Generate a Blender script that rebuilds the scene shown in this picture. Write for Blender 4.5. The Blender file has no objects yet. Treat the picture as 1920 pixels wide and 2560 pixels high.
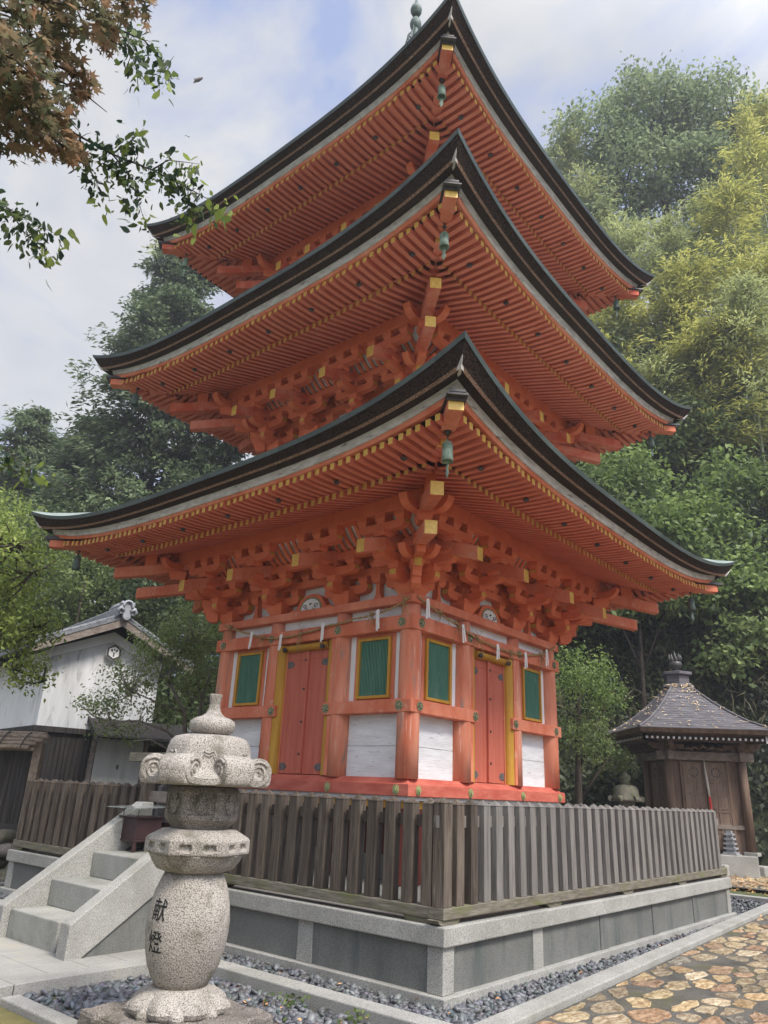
import bpy, math, random
import numpy as np
from mathutils import Vector, Matrix
random.seed(7); RNG = np.random.default_rng(7)
S = bpy.context.scene
COL = S.collection
R = math.radians

# ------------------------------------------------------------------ camera
cam_d = bpy.data.cameras.new('camera'); cam = bpy.data.objects.new('camera', cam_d); COL.objects.link(cam)
CAM = Vector((-9.7176, -8.0165, 1.0435)); yaw, pit, rol = R(40.5589), R(20.9338), R(2.6358)
fw = Vector((math.cos(yaw)*math.cos(pit), math.sin(yaw)*math.cos(pit), math.sin(pit)))
rt = Vector((math.sin(yaw), -math.cos(yaw), 0)); up = rt.cross(fw)
rt2 = rt*math.cos(rol)+up*math.sin(rol); up2 = up*math.cos(rol)-rt*math.sin(rol)
M = Matrix((rt2, up2, -fw)).transposed().to_4x4(); M.translation = CAM
cam.matrix_world = M
cam_d.sensor_width = 36; cam_d.lens = 36*1827.52/2560; cam_d.clip_start = .05; cam_d.clip_end = 1500
S.camera = cam

# ------------------------------------------------------------------ light
SUN_EL, SUN_AZ = 52, -98            # azimuth measured from +x, anticlockwise
W = bpy.data.worlds.new('World'); S.world = W; W.use_nodes = True
nt = W.node_tree; nt.nodes.clear()
def N(t, ty, **kw):
    n = t.nodes.new(ty)
    for k, v in kw.items(): setattr(n, k, v)
    return n
out = N(nt, 'ShaderNodeOutputWorld'); bg1 = N(nt, 'ShaderNodeBackground'); bg2 = N(nt, 'ShaderNodeBackground'); mx = N(nt, 'ShaderNodeMixShader')
sky = N(nt, 'ShaderNodeTexSky', sky_type='NISHITA'); sky.sun_disc = False
sky.sun_elevation = R(SUN_EL); sky.sun_rotation = R(90-SUN_AZ)
nt.links.new(sky.outputs[0], bg1.inputs[0]); bg1.inputs[1].default_value = .10
tc = N(nt, 'ShaderNodeTexCoord'); mp = N(nt, 'ShaderNodeMapping'); mp.inputs['Scale'].default_value = (1.0, 1.0, 1.5); mp.inputs['Location'].default_value = (.55, .3, .1)
nt.links.new(tc.outputs['Generated'], mp.inputs[0])
def wnoise(sc, det, dist):
    n = N(nt, 'ShaderNodeTexNoise'); n.inputs['Scale'].default_value = sc; n.inputs['Detail'].default_value = det; n.inputs['Roughness'].default_value = .55; n.inputs['Distortion'].default_value = dist; nt.links.new(mp.outputs[0], n.inputs[0]); return n
def wramp(src, a, b, c0, c1):
    r = N(nt, 'ShaderNodeValToRGB'); e = r.color_ramp.elements; e[0].position = a; e[1].position = b; e[0].color = (*c0, 1); e[1].color = (*c1, 1); nt.links.new(src, r.inputs[0]); return r
# blue gaps between soft white cloud, the cloud itself shaded by a second noise
mask = wramp(wnoise(2.3, 8, .5).outputs[0], .42, .545, (0, 0, 0), (1, 1, 1))
cloud = wramp(wnoise(5.0, 8, .4).outputs[0], .34, .66, (.78, .80, .85), (1.0, .995, .97))
gapc = N(nt, 'ShaderNodeMix', data_type='RGBA'); gapc.inputs[0].default_value = .85
skd = N(nt, 'ShaderNodeVectorMath', operation='SCALE'); skd.inputs['Scale'].default_value = .10; nt.links.new(sky.outputs[0], skd.inputs[0]); nt.links.new(skd.outputs[0], gapc.inputs[6]); gapc.inputs[7].default_value = (.56, .68, 1.06, 1)
# sky brightness added round the sun, out of view, filling walls and eaves
dotn = N(nt, 'ShaderNodeVectorMath', operation='DOT_PRODUCT'); nt.links.new(tc.outputs['Generated'], dotn.inputs[0])
dotn.inputs[1].default_value = (math.cos(R(SUN_EL+8))*math.cos(R(SUN_AZ)), math.cos(R(SUN_EL+8))*math.sin(R(SUN_AZ)), math.sin(R(SUN_EL+8)))
fill_glow = N(nt, 'ShaderNodeMapRange'); fill_glow.interpolation_type = 'SMOOTHSTEP'; fill_glow.inputs[1].default_value = .50; fill_glow.inputs[2].default_value = 1.0; fill_glow.inputs[3].default_value = .385; fill_glow.inputs[4].default_value = 1.6
nt.links.new(dotn.outputs['Value'], fill_glow.inputs[0])
cm = N(nt, 'ShaderNodeMix', data_type='RGBA'); nt.links.new(mask.outputs[0], cm.inputs[0]); nt.links.new(gapc.outputs[2], cm.inputs[6]); nt.links.new(cloud.outputs[0], cm.inputs[7])
nt.links.new(cm.outputs[2], bg2.inputs[0]); nt.links.new(fill_glow.outputs[0], bg2.inputs[1])
mx.inputs[0].default_value = .93; nt.links.new(bg1.outputs[0], mx.inputs[1]); nt.links.new(bg2.outputs[0], mx.inputs[2]); nt.links.new(mx.outputs[0], out.inputs[0])
sd = bpy.data.lights.new('sun', 'SUN'); sun = bpy.data.objects.new('sun', sd); COL.objects.link(sun)
sd.energy = 2.3; sd.angle = R(16); sd.color = (1, .93, .83)
sv = Vector((math.cos(R(SUN_EL))*math.cos(R(SUN_AZ)), math.cos(R(SUN_EL))*math.sin(R(SUN_AZ)), math.sin(R(SUN_EL))))
sun.rotation_euler = sv.to_track_quat('Z', 'Y').to_euler()
S.view_settings.view_transform = 'Standard'; S.view_settings.look = 'None'; S.view_settings.exposure = 1.12; S.view_settings.gamma = 1
try:
    S.cycles.max_bounces = 6; S.cycles.diffuse_bounces = 3; S.cycles.glossy_bounces = 2; S.cycles.transmission_bounces = 3; S.cycles.transparent_max_bounces = 4
except Exception: pass

# ------------------------------------------------------------------ materials
def L(t, a, b): t.links.new(a, b)
def mat(name, c1, c2, rough=.75, scale=(6, 6, 6), ramp=(.35, .65), wear=None, wear_scale=(3, 3, 3), wear_at=(.62, .70), bump=.15, bscale=None, var=.0, spec=.3, detail=6, speck=None, metal=0, attr=None, wear2=None, wear2_scale=(9, 9, 9), wear2_at=(.64, .7)):
    m = bpy.data.materials.new(name); m.use_nodes = True; t = m.node_tree; t.nodes.clear()
    o = N(t, 'ShaderNodeOutputMaterial'); b = N(t, 'ShaderNodeBsdfPrincipled'); L(t, b.outputs[0], o.inputs[0])
    b.inputs['Roughness'].default_value = rough; b.inputs['Specular IOR Level'].default_value = spec; b.inputs['Metallic'].default_value = metal
    tc = N(t, 'ShaderNodeTexCoord'); oi = N(t, 'ShaderNodeObjectInfo')
    ad = N(t, 'ShaderNodeVectorMath', operation='ADD'); ml = N(t, 'ShaderNodeVectorMath', operation='SCALE'); ml.inputs['Scale'].default_value = 37
    cx = N(t, 'ShaderNodeCombineXYZ')
    for i in range(3): L(t, oi.outputs['Random'], cx.inputs[i])
    L(t, cx.outputs[0], ml.inputs[0]); L(t, tc.outputs['Object'], ad.inputs[0]); L(t, ml.outputs[0], ad.inputs[1])
    def noise(sc, det=detail, dist=0):
        mp = N(t, 'ShaderNodeMapping'); mp.inputs['Scale'].default_value = sc; L(t, ad.outputs[0], mp.inputs[0])
        n = N(t, 'ShaderNodeTexNoise'); n.inputs['Scale'].default_value = 1; n.inputs['Detail'].default_value = det; n.inputs['Roughness'].default_value = .62; n.inputs['Distortion'].default_value = dist
        L(t, mp.outputs[0], n.inputs[0]); return n
    def ramp_(src, a, b_, c0, c1):
        r = N(t, 'ShaderNodeValToRGB'); e = r.color_ramp.elements; e[0].position = a; e[1].position = b_; e[0].color = (*c0, 1); e[1].color = (*c1, 1); L(t, src, r.inputs[0]); return r
    n = noise(scale); r = ramp_(n.outputs[0], ramp[0], ramp[1], c1, c2); colr = r.outputs[0]
    if speck:
        ns = noise((speck[0],)*3, 2); rs = ramp_(ns.outputs[0], speck[2]-.05, speck[2]+.05, (1, 1, 1), speck[1])
        mm = N(t, 'ShaderNodeMix', data_type='RGBA', blend_type='MULTIPLY'); mm.inputs[0].default_value = 1; L(t, colr, mm.inputs[6]); L(t, rs.outputs[0], mm.inputs[7]); colr = mm.outputs[2]
    if wear:
        nw = noise(wear_scale, 8, .3); rw = ramp_(nw.outputs[0], wear_at[0], wear_at[1], (0, 0, 0), (1, 1, 1))
        mm = N(t, 'ShaderNodeMix', data_type='RGBA'); L(t, rw.outputs[0], mm.inputs[0]); L(t, colr, mm.inputs[6]); mm.inputs[7].default_value = (*wear, 1); colr = mm.outputs[2]
    if wear2:
        nw = noise(wear2_scale, 8, .5); rw = ramp_(nw.outputs[0], wear2_at[0], wear2_at[1], (0, 0, 0), (1, 1, 1))
        mm = N(t, 'ShaderNodeMix', data_type='RGBA'); L(t, rw.outputs[0], mm.inputs[0]); L(t, colr, mm.inputs[6]); mm.inputs[7].default_value = (*wear2, 1); colr = mm.outputs[2]
    if attr:
        a = N(t, 'ShaderNodeAttribute'); a.attribute_name = attr
        mm = N(t, 'ShaderNodeMix', data_type='RGBA', blend_type='MULTIPLY'); mm.inputs[0].default_value = 1; L(t, colr, mm.inputs[6]); L(t, a.outputs['Color'], mm.inputs[7]); colr = mm.outputs[2]
    if var:
        h = N(t, 'ShaderNodeHueSaturation'); mr = N(t, 'ShaderNodeMapRange'); mr.inputs[3].default_value = 1-var; mr.inputs[4].default_value = 1+var
        L(t, oi.outputs['Random'], mr.inputs[0]); L(t, mr.outputs[0], h.inputs['Value']); L(t, colr, h.inputs['Color']); colr = h.outputs[0]
    L(t, colr, b.inputs['Base Color'])
    if bump:
        nb = noise(bscale) if bscale else n
        bp = N(t, 'ShaderNodeBump'); bp.inputs['Strength'].default_value = bump; bp.inputs['Distance'].default_value = .02; L(t, nb.outputs[0], bp.inputs['Height']); L(t, bp.outputs[0], b.inputs['Normal'])
    return m
VERM = mat('vermilion_paint', (.58, .14, .065), (.73, .26, .15), .7, (2.5, 2.5, 1.2), wear=(.66, .36, .26), wear_scale=(7, 7, 7), wear_at=(.58, .74), bump=.15, wear2=(.30, .12, .075), wear2_scale=(11, 11, 11), wear2_at=(.66, .74), bscale=(30, 30, 8))
VERMC = mat('vermilion_column_paint', (.60, .165, .085), (.74, .32, .20), .75, (5, 5, .7), wear=(.30, .22, .18), wear_scale=(7, 7, .9), wear_at=(.57, .66), wear2=(.74, .44, .33), wear2_scale=(26, 26, 2.2), wear2_at=(.60, .68), bump=.15, bscale=(40, 40, 4))
VERMB = mat('vermilion_bracket_paint', (.63, .145, .060), (.73, .195, .085), .6, (3, 3, 3), bump=.08, bscale=(25, 25, 25))
VERMR = mat('vermilion_rafter_paint', (.60, .155, .090), (.68, .20, .12), .72, (3, 3, 3), wear=(.58, .27, .20), wear_scale=(5, 5, 5), wear_at=(.62, .78), bump=.06, bscale=(25, 25, 25))
VERMD = mat('faded_red_door_paint', (.45, .105, .062), (.55, .155, .10), .65, (14, 14, .9), wear=(.62, .40, .33), wear_scale=(22, 22, 3), wear_at=(.70, .76), bump=.2, bscale=(60, 60, 3))
SILLR = mat('worn_red_sill_paint', (.42, .085, .055), (.54, .15, .10), .65, (3, 3, 9), wear=(.30, .22, .17), wear_scale=(3, 3, 14), wear_at=(.64, .70), bump=.2, bscale=(12, 12, 40))
TAILW = mat('sun_bleached_tail_paint', (.55, .10, .045), (.66, .24, .15), .65, (4, 4, 4), (.4, .7), bump=.1)
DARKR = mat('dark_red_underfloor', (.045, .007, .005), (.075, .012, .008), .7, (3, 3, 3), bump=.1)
YEL = mat('ochre_end_paint', (.54, .30, .045), (.66, .41, .085), .5, (6, 6, 6), wear=(.42, .27, .07), wear_scale=(9, 9, 9), wear_at=(.6, .75), bump=.05)
GOLD = mat('gilded_plate', (.72, .44, .07), (.86, .58, .14), .38, (20, 20, 20), wear=(.25, .17, .06), wear_scale=(26, 26, 26), wear_at=(.66, .70), bump=.2, spec=.6)
YELF = mat('ochre_frame_paint', (.46, .225, .025), (.57, .31, .045), .65, (10, 10, 1.5), wear=(.33, .24, .11), wear_scale=(16, 16, 2), wear_at=(.64, .72), bump=.15, bscale=(40, 40, 6))
WHITE = mat('whitewashed_board', (.66, .655, .64), (.80, .80, .79), .85, (2, 2, 11), wear=(.50, .49, .475), wear_scale=(4.5, 4.5, 30), wear_at=(.58, .70), bump=.4, bscale=(6, 6, 70))
WHITEP = mat('white_plaster', (.72, .72, .70), (.80, .80, .79), .9, (2, 2, 2), bump=.06)
GREEN = mat('green_lattice_paint', (.07, .205, .14), (.125, .28, .20), .65, (30, 30, 2), wear=(.26, .34, .28), wear_scale=(45, 45, 3), wear_at=(.60, .68), bump=.1)
IRON = mat('black_iron', (.035, .032, .03), (.06, .055, .05), .5, (12, 12, 12), bump=.1, spec=.5)
IRONG = mat('grey_iron_hinge', (.10, .085, .08), (.16, .14, .13), .55, (20, 20, 20), bump=.1)
BRASS = mat('verdigris_fitting', (.16, .19, .11), (.36, .33, .17), .5, (30, 30, 30), bump=.15, spec=.5, metal=.3)
BRASSG = mat('green_sill_boss', (.22, .26, .12), (.34, .33, .15), .5, (18, 18, 18), bump=.1)
BRONZE = mat('green_bronze_bell', (.16, .23, .17), (.30, .38, .29), .6, (9, 9, 9), wear=(.07, .09, .07), wear_scale=(14, 14, 5), wear_at=(.55, .7), bump=.15)
BRONZED = mat('dark_bronze_bell', (.07, .10, .09), (.13, .17, .14), .6, (9, 9, 9), bump=.15)
COPPER = mat('patina_copper_edge', (.045, .062, .056), (.10, .125, .115), .5, (1.5, 1.5, 1.5), wear=(.035, .05, .045), wear_scale=(3, 3, 3), wear_at=(.5, .7), bump=.1, spec=.5)
COPPERT = mat('pale_copper_sheet', (.19, .245, .22), (.30, .355, .325), .5, (4, 4, 4), bump=.08, spec=.5)
BARK = mat('cypress_bark_eave', (.016, .012, .010), (.105, .070, .052), .95, (42, 42, 70), (.40, .75), wear=(.24, .17, .12), wear_scale=(60, 60, 60), wear_at=(.66, .78), bump=1.0, bscale=(48, 48, 70), spec=.1)
BARKE = mat('cypress_bark_lower_edge', (.10, .055, .035), (.42, .27, .18), .95, (70, 70, 20), (.35, .7), bump=.8, spec=.1)
BARKU = mat('cypress_bark_underside', (.020, .015, .014), (.085, .060, .045), .95, (60, 60, 60), (.35, .72), bump=.8, spec=.1)
EAVEB = mat('weathered_eave_board', (.42, .395, .36), (.64, .61, .57), .85, (5, 5, 16), wear=(.18, .16, .14), wear_scale=(6, 6, 30), wear_at=(.58, .68), bump=.4, bscale=(8, 8, 50))
GRAN = mat('pale_granite', (.32, .31, .28), (.42, .41, .375), .8, (2, 2, 2), speck=(160, (.45, .45, .44), .53), wear=(.21, .215, .17), wear_scale=(2.6, 2.6, 2.6), wear_at=(.56, .78), bump=.2, bscale=(140, 140, 140))
GRANP = mat('damp_granite_panel', (.135, .137, .124), (.20, .20, .182), .8, (1.2, 1.2, .7), speck=(170, (.55, .55, .56), .52), wear=(.055, .07, .065), wear_scale=(3.0, 3.0, .5), wear_at=(.52, .72), bump=.15, bscale=(140, 140, 140))
GRANS = mat('step_granite', (.27, .27, .24), (.38, .375, .335), .8, (1.5, 1.5, 1.5), speck=(150, (.6, .6, .6), .54), wear=(.15, .155, .125), wear_scale=(2.2, 2.2, 2.2), wear_at=(.52, .74), bump=.12, bscale=(140, 140, 140))
GRANL = mat('lantern_granite', (.35, .32, .28), (.49, .455, .405), .85, (2, 2, 2), speck=(130, (.36, .32, .30), .545), wear=(.12, .11, .075), wear_scale=(4.2, 4.2, 4.2), wear_at=(.53, .72), bump=.6, bscale=(90, 90, 90))
GRANF = mat('lantern_granite_weathered', (.22, .195, .17), (.34, .30, .26), .9, (3, 3, 3), speck=(120, (.34, .32, .31), .52), wear=(.07, .065, .04), wear_scale=(4, 4, 4), wear_at=(.52, .70), bump=.6, bscale=(60, 60, 60))
STONED = mat('mossy_dark_stone', (.10, .095, .07), (.20, .18, .14), .9, (5, 5, 5), wear=(.07, .085, .03), wear_scale=(4, 4, 4), wear_at=(.5, .65), bump=.5, bscale=(40, 40, 40))
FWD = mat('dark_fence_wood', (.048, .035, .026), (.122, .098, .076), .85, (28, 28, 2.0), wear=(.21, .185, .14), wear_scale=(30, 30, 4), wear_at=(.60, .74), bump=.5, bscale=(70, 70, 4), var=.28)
FWL = mat('lit_weathered_fence_wood', (.115, .104, .094), (.205, .19, .172), .85, (32, 32, 2.0), wear=(.16, .165, .09), wear_scale=(9, 9, 3), wear_at=(.64, .80), bump=.4, bscale=(80, 80, 4), var=.13)  # paler than the left fence: stronger light on the right painted in, with weathering
FSILL = mat('mossy_sill_wood', (.105, .093, .066), (.20, .18, .14), .85, (5, 5, 30), wear=(.12, .125, .05), wear_scale=(3, 3, 6), wear_at=(.52, .70), bump=.4, bscale=(8, 8, 60))
WOODH = mat('warm_door_wood', (.15, .10, .072), (.235, .165, .122), .75, (9, 9, 1.0), wear=(.11, .075, .055), wear_scale=(8, 8, 1.2), wear_at=(.55, .72), bump=.25, bscale=(40, 40, 3))
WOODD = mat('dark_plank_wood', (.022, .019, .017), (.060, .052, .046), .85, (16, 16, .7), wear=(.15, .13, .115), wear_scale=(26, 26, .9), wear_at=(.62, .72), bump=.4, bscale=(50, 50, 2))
WOODB = mat('brown_hall_wood', (.105, .066, .045), (.19, .125, .088), .75, (9, 9, 1.0), wear=(.07, .045, .032), wear_scale=(8, 8, 1.2), wear_at=(.55, .72), bump=.25, bscale=(40, 40, 3))
WOODG = mat('grey_brown_beam', (.15, .12, .10), (.26, .215, .18), .8, (6, 6, 12), bump=.3, bscale=(12, 12, 50))
BOXM = mat('dark_maroon_box', (.032, .014, .016), (.055, .026, .026), .5, (8, 8, 8), bump=.1, spec=.4)
PEB = mat('dark_river_pebble', (.068, .071, .076), (.15, .155, .162), .5, (9, 9, 9), attr='shade', bump=.05, spec=.45)
MORTAR = mat('paving_mortar', (.085, .079, .066), (.165, .152, .13), .95, (3, 3, 3), speck=(110, (.55, .55, .55), .5), wear=(.10, .095, .045), wear_scale=(1.2, 1.2, 1.2), wear_at=(.55, .7), bump=.6, bscale=(70, 70, 70))
PAVE = mat('paving_stone', (.55, .47, .38), (1.1, 1.08, 1.0), .75, (7, 17, 9), (.36, .62), attr='shade', speck=(34, (.66, .56, .45), .56), bump=1.0, bscale=(13, 40, 13), detail=10)
SOIL = mat('damp_soil', (.065, .058, .036), (.13, .115, .07), .95, (2, 2, 2), wear=(.075, .095, .03), wear_scale=(.8, .8, .8), wear_at=(.5, .64), bump=.6, bscale=(30, 30, 30))
HILL = mat('leafy_hill_soil', (.012, .016, .008), (.035, .040, .018), .95, (1, 1, 1), bump=.4)
PLAST = mat('storehouse_plaster', (.68, .68, .66), (.78, .78, .765), .9, (.7, .7, .7), wear=(.30, .30, .29), wear_scale=(2.2, 2.2, .7), wear_at=(.60, .84), bump=.08)
PLASTD = mat('streaked_plaster', (.50, .50, .485), (.70, .70, .685), .9, (3.2, 3.2, .45), wear=(.17, .17, .165), wear_scale=(4.5, 4.5, 1.1), wear_at=(.56, .78), bump=.08)
TILE = mat('grey_roof_tile', (.10, .105, .11), (.20, .205, .215), .55, (8, 8, 8), bump=.15, spec=.45)
TILEL = mat('silver_ridge_tile', (.24, .25, .27), (.40, .41, .43), .45, (8, 8, 8), bump=.15, spec=.5)
ROOFL = mat('leaded_hall_roof', (.075, .068, .073), (.13, .12, .127), .6, (3, 3, 12), bump=.1, spec=.4)
DOORW = mat('pale_shed_door', (.33, .33, .29), (.42, .41, .37), .8, (5, 5, .8), bump=.1)
ROPE = mat('straw_rope', (.30, .19, .08), (.46, .32, .15), .9, (40, 40, 40), bump=.5)
PAPER = mat('white_paper', (.78, .76, .73), (.84, .82, .80), .9, (8, 8, 8), bump=.05)
INK = mat('black_ink', (.012, .012, .012), (.02, .02, .02), .7, (8, 8, 8), bump=0)
BAMB = mat('dry_bamboo_pole', (.19, .14, .10), (.33, .26, .19), .6, (14, 14, 14), bump=.2)
CULM = mat('bamboo_culm', (.13, .16, .075), (.24, .26, .13), .5, (2, 2, 2), bump=.05)
BRANCH = mat('pale_branch_bark', (.20, .175, .14), (.36, .33, .28), .9, (14, 14, 5), bump=.4)
TRUNK = mat('dark_trunk_bark', (.035, .026, .02), (.085, .066, .05), .95, (10, 10, 3), bump=.6)
STRAPE = mat('striped_cord', (.45, .40, .34), (.50, .46, .40), .9, (8, 8, 8), bump=0)
CORDR = mat('red_cord', (.42, .03, .025), (.5, .05, .04), .9, (8, 8, 8), bump=0)
LITTER = mat('dry_leaf_litter', (.72, .60, .44), (.95, .85, .66), .85, (12, 12, 12), attr='shade', bump=.1)
GLASS = bpy.data.materials.new('clear_acrylic_lid'); GLASS.use_nodes = True
_b = GLASS.node_tree.nodes['Principled BSDF']; _b.inputs['Transmission Weight'].default_value = .8; _b.inputs['Roughness'].default_value = .12; _b.inputs['Base Color'].default_value = (.75, .8, .78, 1); _b.inputs['IOR'].default_value = 1.2

def leafmat(name, dark, light, trans=.35, rough=.55):
    m = bpy.data.materials.new(name); m.use_nodes = True; t = m.node_tree; t.nodes.clear()
    o = N(t, 'ShaderNodeOutputMaterial'); a = N(t, 'ShaderNodeAttribute'); a.attribute_name = 'shade'
    r = N(t, 'ShaderNodeValToRGB'); e = r.color_ramp.elements; e[0].color = (*dark, 1); e[1].color = (*light, 1); L(t, a.outputs['Fac'], r.inputs[0])
    b = N(t, 'ShaderNodeBsdfPrincipled'); b.inputs['Roughness'].default_value = rough; b.inputs['Specular IOR Level'].default_value = .35; L(t, r.outputs[0], b.inputs['Base Color'])
    tr = N(t, 'ShaderNodeBsdfTranslucent'); L(t, r.outputs[0], tr.inputs[0]); mx = N(t, 'ShaderNodeMixShader'); mx.inputs[0].default_value = trans
    L(t, b.outputs[0], mx.inputs[1]); L(t, tr.outputs[0], mx.inputs[2]); L(t, mx.outputs[0], o.inputs[0]); return m
LF_BRIGHT = leafmat('bright_leaf', (.08, .14, .025), (.42, .50, .12), .5)
LF_AIRY = leafmat('airy_tree_leaf', (.08, .13, .04), (.44, .52, .20), .5)
LF_MID = leafmat('mid_green_leaf', (.055, .095, .03), (.28, .35, .12), .45)
LF_DARK = leafmat('dark_leaf', (.028, .050, .020), (.15, .195, .08), .35)
LF_CYP = leafmat('cypress_spray', (.034, .060, .032), (.23, .29, .14), .4)
LF_BAM = leafmat('bamboo_leaf', (.20, .23, .055), (.66, .64, .18), .55)
LF_BAMG = leafmat('green_bamboo_leaf', (.17, .21, .08), (.54, .58, .25), .55)
LF_BIG = leafmat('broadleaf', (.095, .14, .07), (.36, .43, .21), .5)
LF_IVY = leafmat('ivy_leaf', (.010, .018, .007), (.075, .095, .032), .2)
LF_SHR = leafmat('shrub_leaf', (.05, .095, .024), (.31, .41, .12), .45)
LF_CH = leafmat('cherry_leaf', (.03, .06, .035), (.32, .40, .08), .5)
LF_MAP = leafmat('maple_leaf', (.11, .12, .065), (.42, .24, .14), .6)

# ------------------------------------------------------------------ mesh builder
class MB:
    def __init__(s): s.v = []; s.f = []; s.m = []; s.s = []
    def add(s, vs, fs, m=0, sm=False):
        o = len(s.v); s.v += [tuple(map(float, p)) for p in vs]
        for f in fs: s.f.append([i+o for i in f]); s.m.append(m); s.s.append(sm)
    def hexa(s, p, m=0, mats=None):
        fs = [(0, 3, 2, 1), (4, 5, 6, 7), (0, 1, 5, 4), (1, 2, 6, 5), (2, 3, 7, 6), (3, 0, 4, 7)]
        o = len(s.v); s.v += [tuple(map(float, q)) for q in p]
        for i, f in enumerate(fs): s.f.append([k+o for k in f]); s.m.append(mats[i] if mats else m); s.s.append(False)
    def box(s, x0, x1, y0, y1, z0, z1, m=0, T=None):
        p = [(x0, y0, z0), (x1, y0, z0), (x1, y1, z0), (x0, y1, z0), (x0, y0, z1), (x1, y0, z1), (x1, y1, z1), (x0, y1, z1)]
        if T: p = [T(*q) for q in p]
        s.hexa(p, m)
    def bar(s, a, b, w, h, m=0, mend=None, upv=(0, 0, 1)):
        a, b = Vector(a), Vector(b); d = (b-a).normalized(); sd = d.cross(Vector(upv)).normalized()*(w/2); u = sd.cross(d).normalized()*(h/2)
        p = [a-sd-u, b-sd-u, b+sd-u, a+sd-u, a-sd+u, b-sd+u, b+sd+u, a+sd+u]
        s.hexa(p, m, None if mend is None else [m, m, m, mend, m, m])
    def poly_bar(s, pts, w, h, m=0, mend=None, hv=(0, 0, 1), T=None, h2=None):
        # pts: bottom centre line; constant width; height along z; first end first
        n = len(pts); d = Vector(pts[-1])-Vector(pts[0]); d.z = 0; d.normalize(); sd = Vector((d.y, -d.x, 0))*(w/2)
        vs = []
        for i, p in enumerate(pts):
            p = Vector(p); hh = h if h2 is None else h+(h2-h)*i/(n-1)
            for q in (p-sd, p+sd, p+sd+Vector((0, 0, hh)), p-sd+Vector((0, 0, hh))): vs.append(q)
        o = len(s.v)
        if T: vs = [T(*q) for q in vs]
        s.v += [tuple(map(float, q)) for q in vs]
        for i in range(n-1):
            a, b = o+4*i, o+4*i+4
            for k in range(4):
                s.f.append([a+k, a+(k+1) % 4, b+(k+1) % 4, b+k]); s.m.append(m); s.s.append(False)
        s.f.append([o+3, o+2, o+1, o]); s.m.append(m); s.s.append(False)
        e = o+4*(n-1); s.f.append([e, e+1, e+2, e+3]); s.m.append(m if mend is None else mend); s.s.append(False)
    def tube(s, path, r, n=8, m=0, cap=True):
        path = [Vector(p) for p in path]; k = len(path); rr = r if isinstance(r, (list, tuple)) else [r]*k; o = len(s.v)
        prev = None
        for i, p in enumerate(path):
            d = (path[min(i+1, k-1)]-path[max(i-1, 0)]).normalized()
            a = prev if prev is not None else (Vector((0, 0, 1)) if abs(d.z) < .9 else Vector((1, 0, 0)))
            x = (a-d*a.dot(d)).normalized(); prev = x; y = d.cross(x)
            for j in range(n):
                t = 2*math.pi*j/n; q = p+(x*math.cos(t)+y*math.sin(t))*rr[i]; s.v.append(tuple(q))
        for i in range(k-1):
            for j in range(n):
                s.f.append([o+i*n+j, o+i*n+(j+1) % n, o+(i+1)*n+(j+1) % n, o+(i+1)*n+j]); s.m.append(m); s.s.append(True)
        if cap:
            s.f.append([o+j for j in range(n)][::-1]); s.m.append(m); s.s.append(False)
            s.f.append([o+(k-1)*n+j for j in range(n)]); s.m.append(m); s.s.append(False)
    def lathe(s, prof, n=24, c=(0, 0, 0), m=0, smooth=True, rot=0, rfun=None, cap=True):
        o = len(s.v); k = len(prof)
        for (r, z) in prof:
            for j in range(n):
                t = 2*math.pi*j/n+rot; q = r*(rfun(t, z) if rfun else 1); s.v.append((c[0]+q*math.cos(t), c[1]+q*math.sin(t), c[2]+z))
        for i in range(k-1):
            for j in range(n):
                s.f.append([o+i*n+j, o+i*n+(j+1) % n, o+(i+1)*n+(j+1) % n, o+(i+1)*n+j]); s.m.append(m); s.s.append(smooth)
        if cap:
            s.f.append([o+j for j in range(n)][::-1]); s.m.append(m); s.s.append(False)
            s.f.append([o+(k-1)*n+j for j in range(n)]); s.m.append(m); s.s.append(False)
    def prism(s, poly, T0, T1, m=0, mf=None):
        # poly: list of 2D; T0/T1 map (a,b) to 3D on the two faces
        n = len(poly); a = [T0(*p) for p in poly]; b = [T1(*p) for p in poly]; o = len(s.v); s.v += [tuple(map(float, q)) for q in a+b]
        s.f.append([o+i for i in range(n)]); s.m.append(m if mf is None else mf); s.s.append(False)
        s.f.append([o+n+i for i in range(n)][::-1]); s.m.append(m); s.s.append(False)
        for i in range(n): s.f.append([o+(i+1) % n, o+i, o+n+i, o+n+(i+1) % n]); s.m.append(m); s.s.append(False)
    def strip(s, A, B, m=0, sm=True):
        n = len(A); o = len(s.v); s.v += [tuple(map(float, q)) for q in A]+[tuple(map(float, q)) for q in B]
        for i in range(n-1): s.f.append([o+i, o+i+1, o+n+i+1, o+n+i]); s.m.append(m); s.s.append(sm)
    def build(s, name, mats, parent=None, bevel=0, fix=True):
        me = bpy.data.meshes.new(name); me.from_pydata(s.v, [], s.f)
        mats = mats if isinstance(mats, (list, tuple)) else [mats]
        for m in mats: me.materials.append(m)
        me.polygons.foreach_set('material_index', s.m); me.polygons.foreach_set('use_smooth', s.s); me.update()
        if fix:
            import bmesh
            bm = bmesh.new(); bm.from_mesh(me); bmesh.ops.recalc_face_normals(bm, faces=bm.faces); bm.to_mesh(me); bm.free()
        o = bpy.data.objects.new(name, me); COL.objects.link(o)
        if parent: o.parent = parent
        if bevel:
            b = o.modifiers.new('bevel', 'BEVEL'); b.width = bevel; b.segments = 2; b.limit_method = 'ANGLE'; b.angle_limit = R(50)
        return o
def tag(o, label=None, cat=None, group=None, kind=None):
    if label: o['label'] = label
    if cat: o['category'] = cat
    if group: o['group'] = group
    if kind: o['kind'] = kind
    return o
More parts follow.
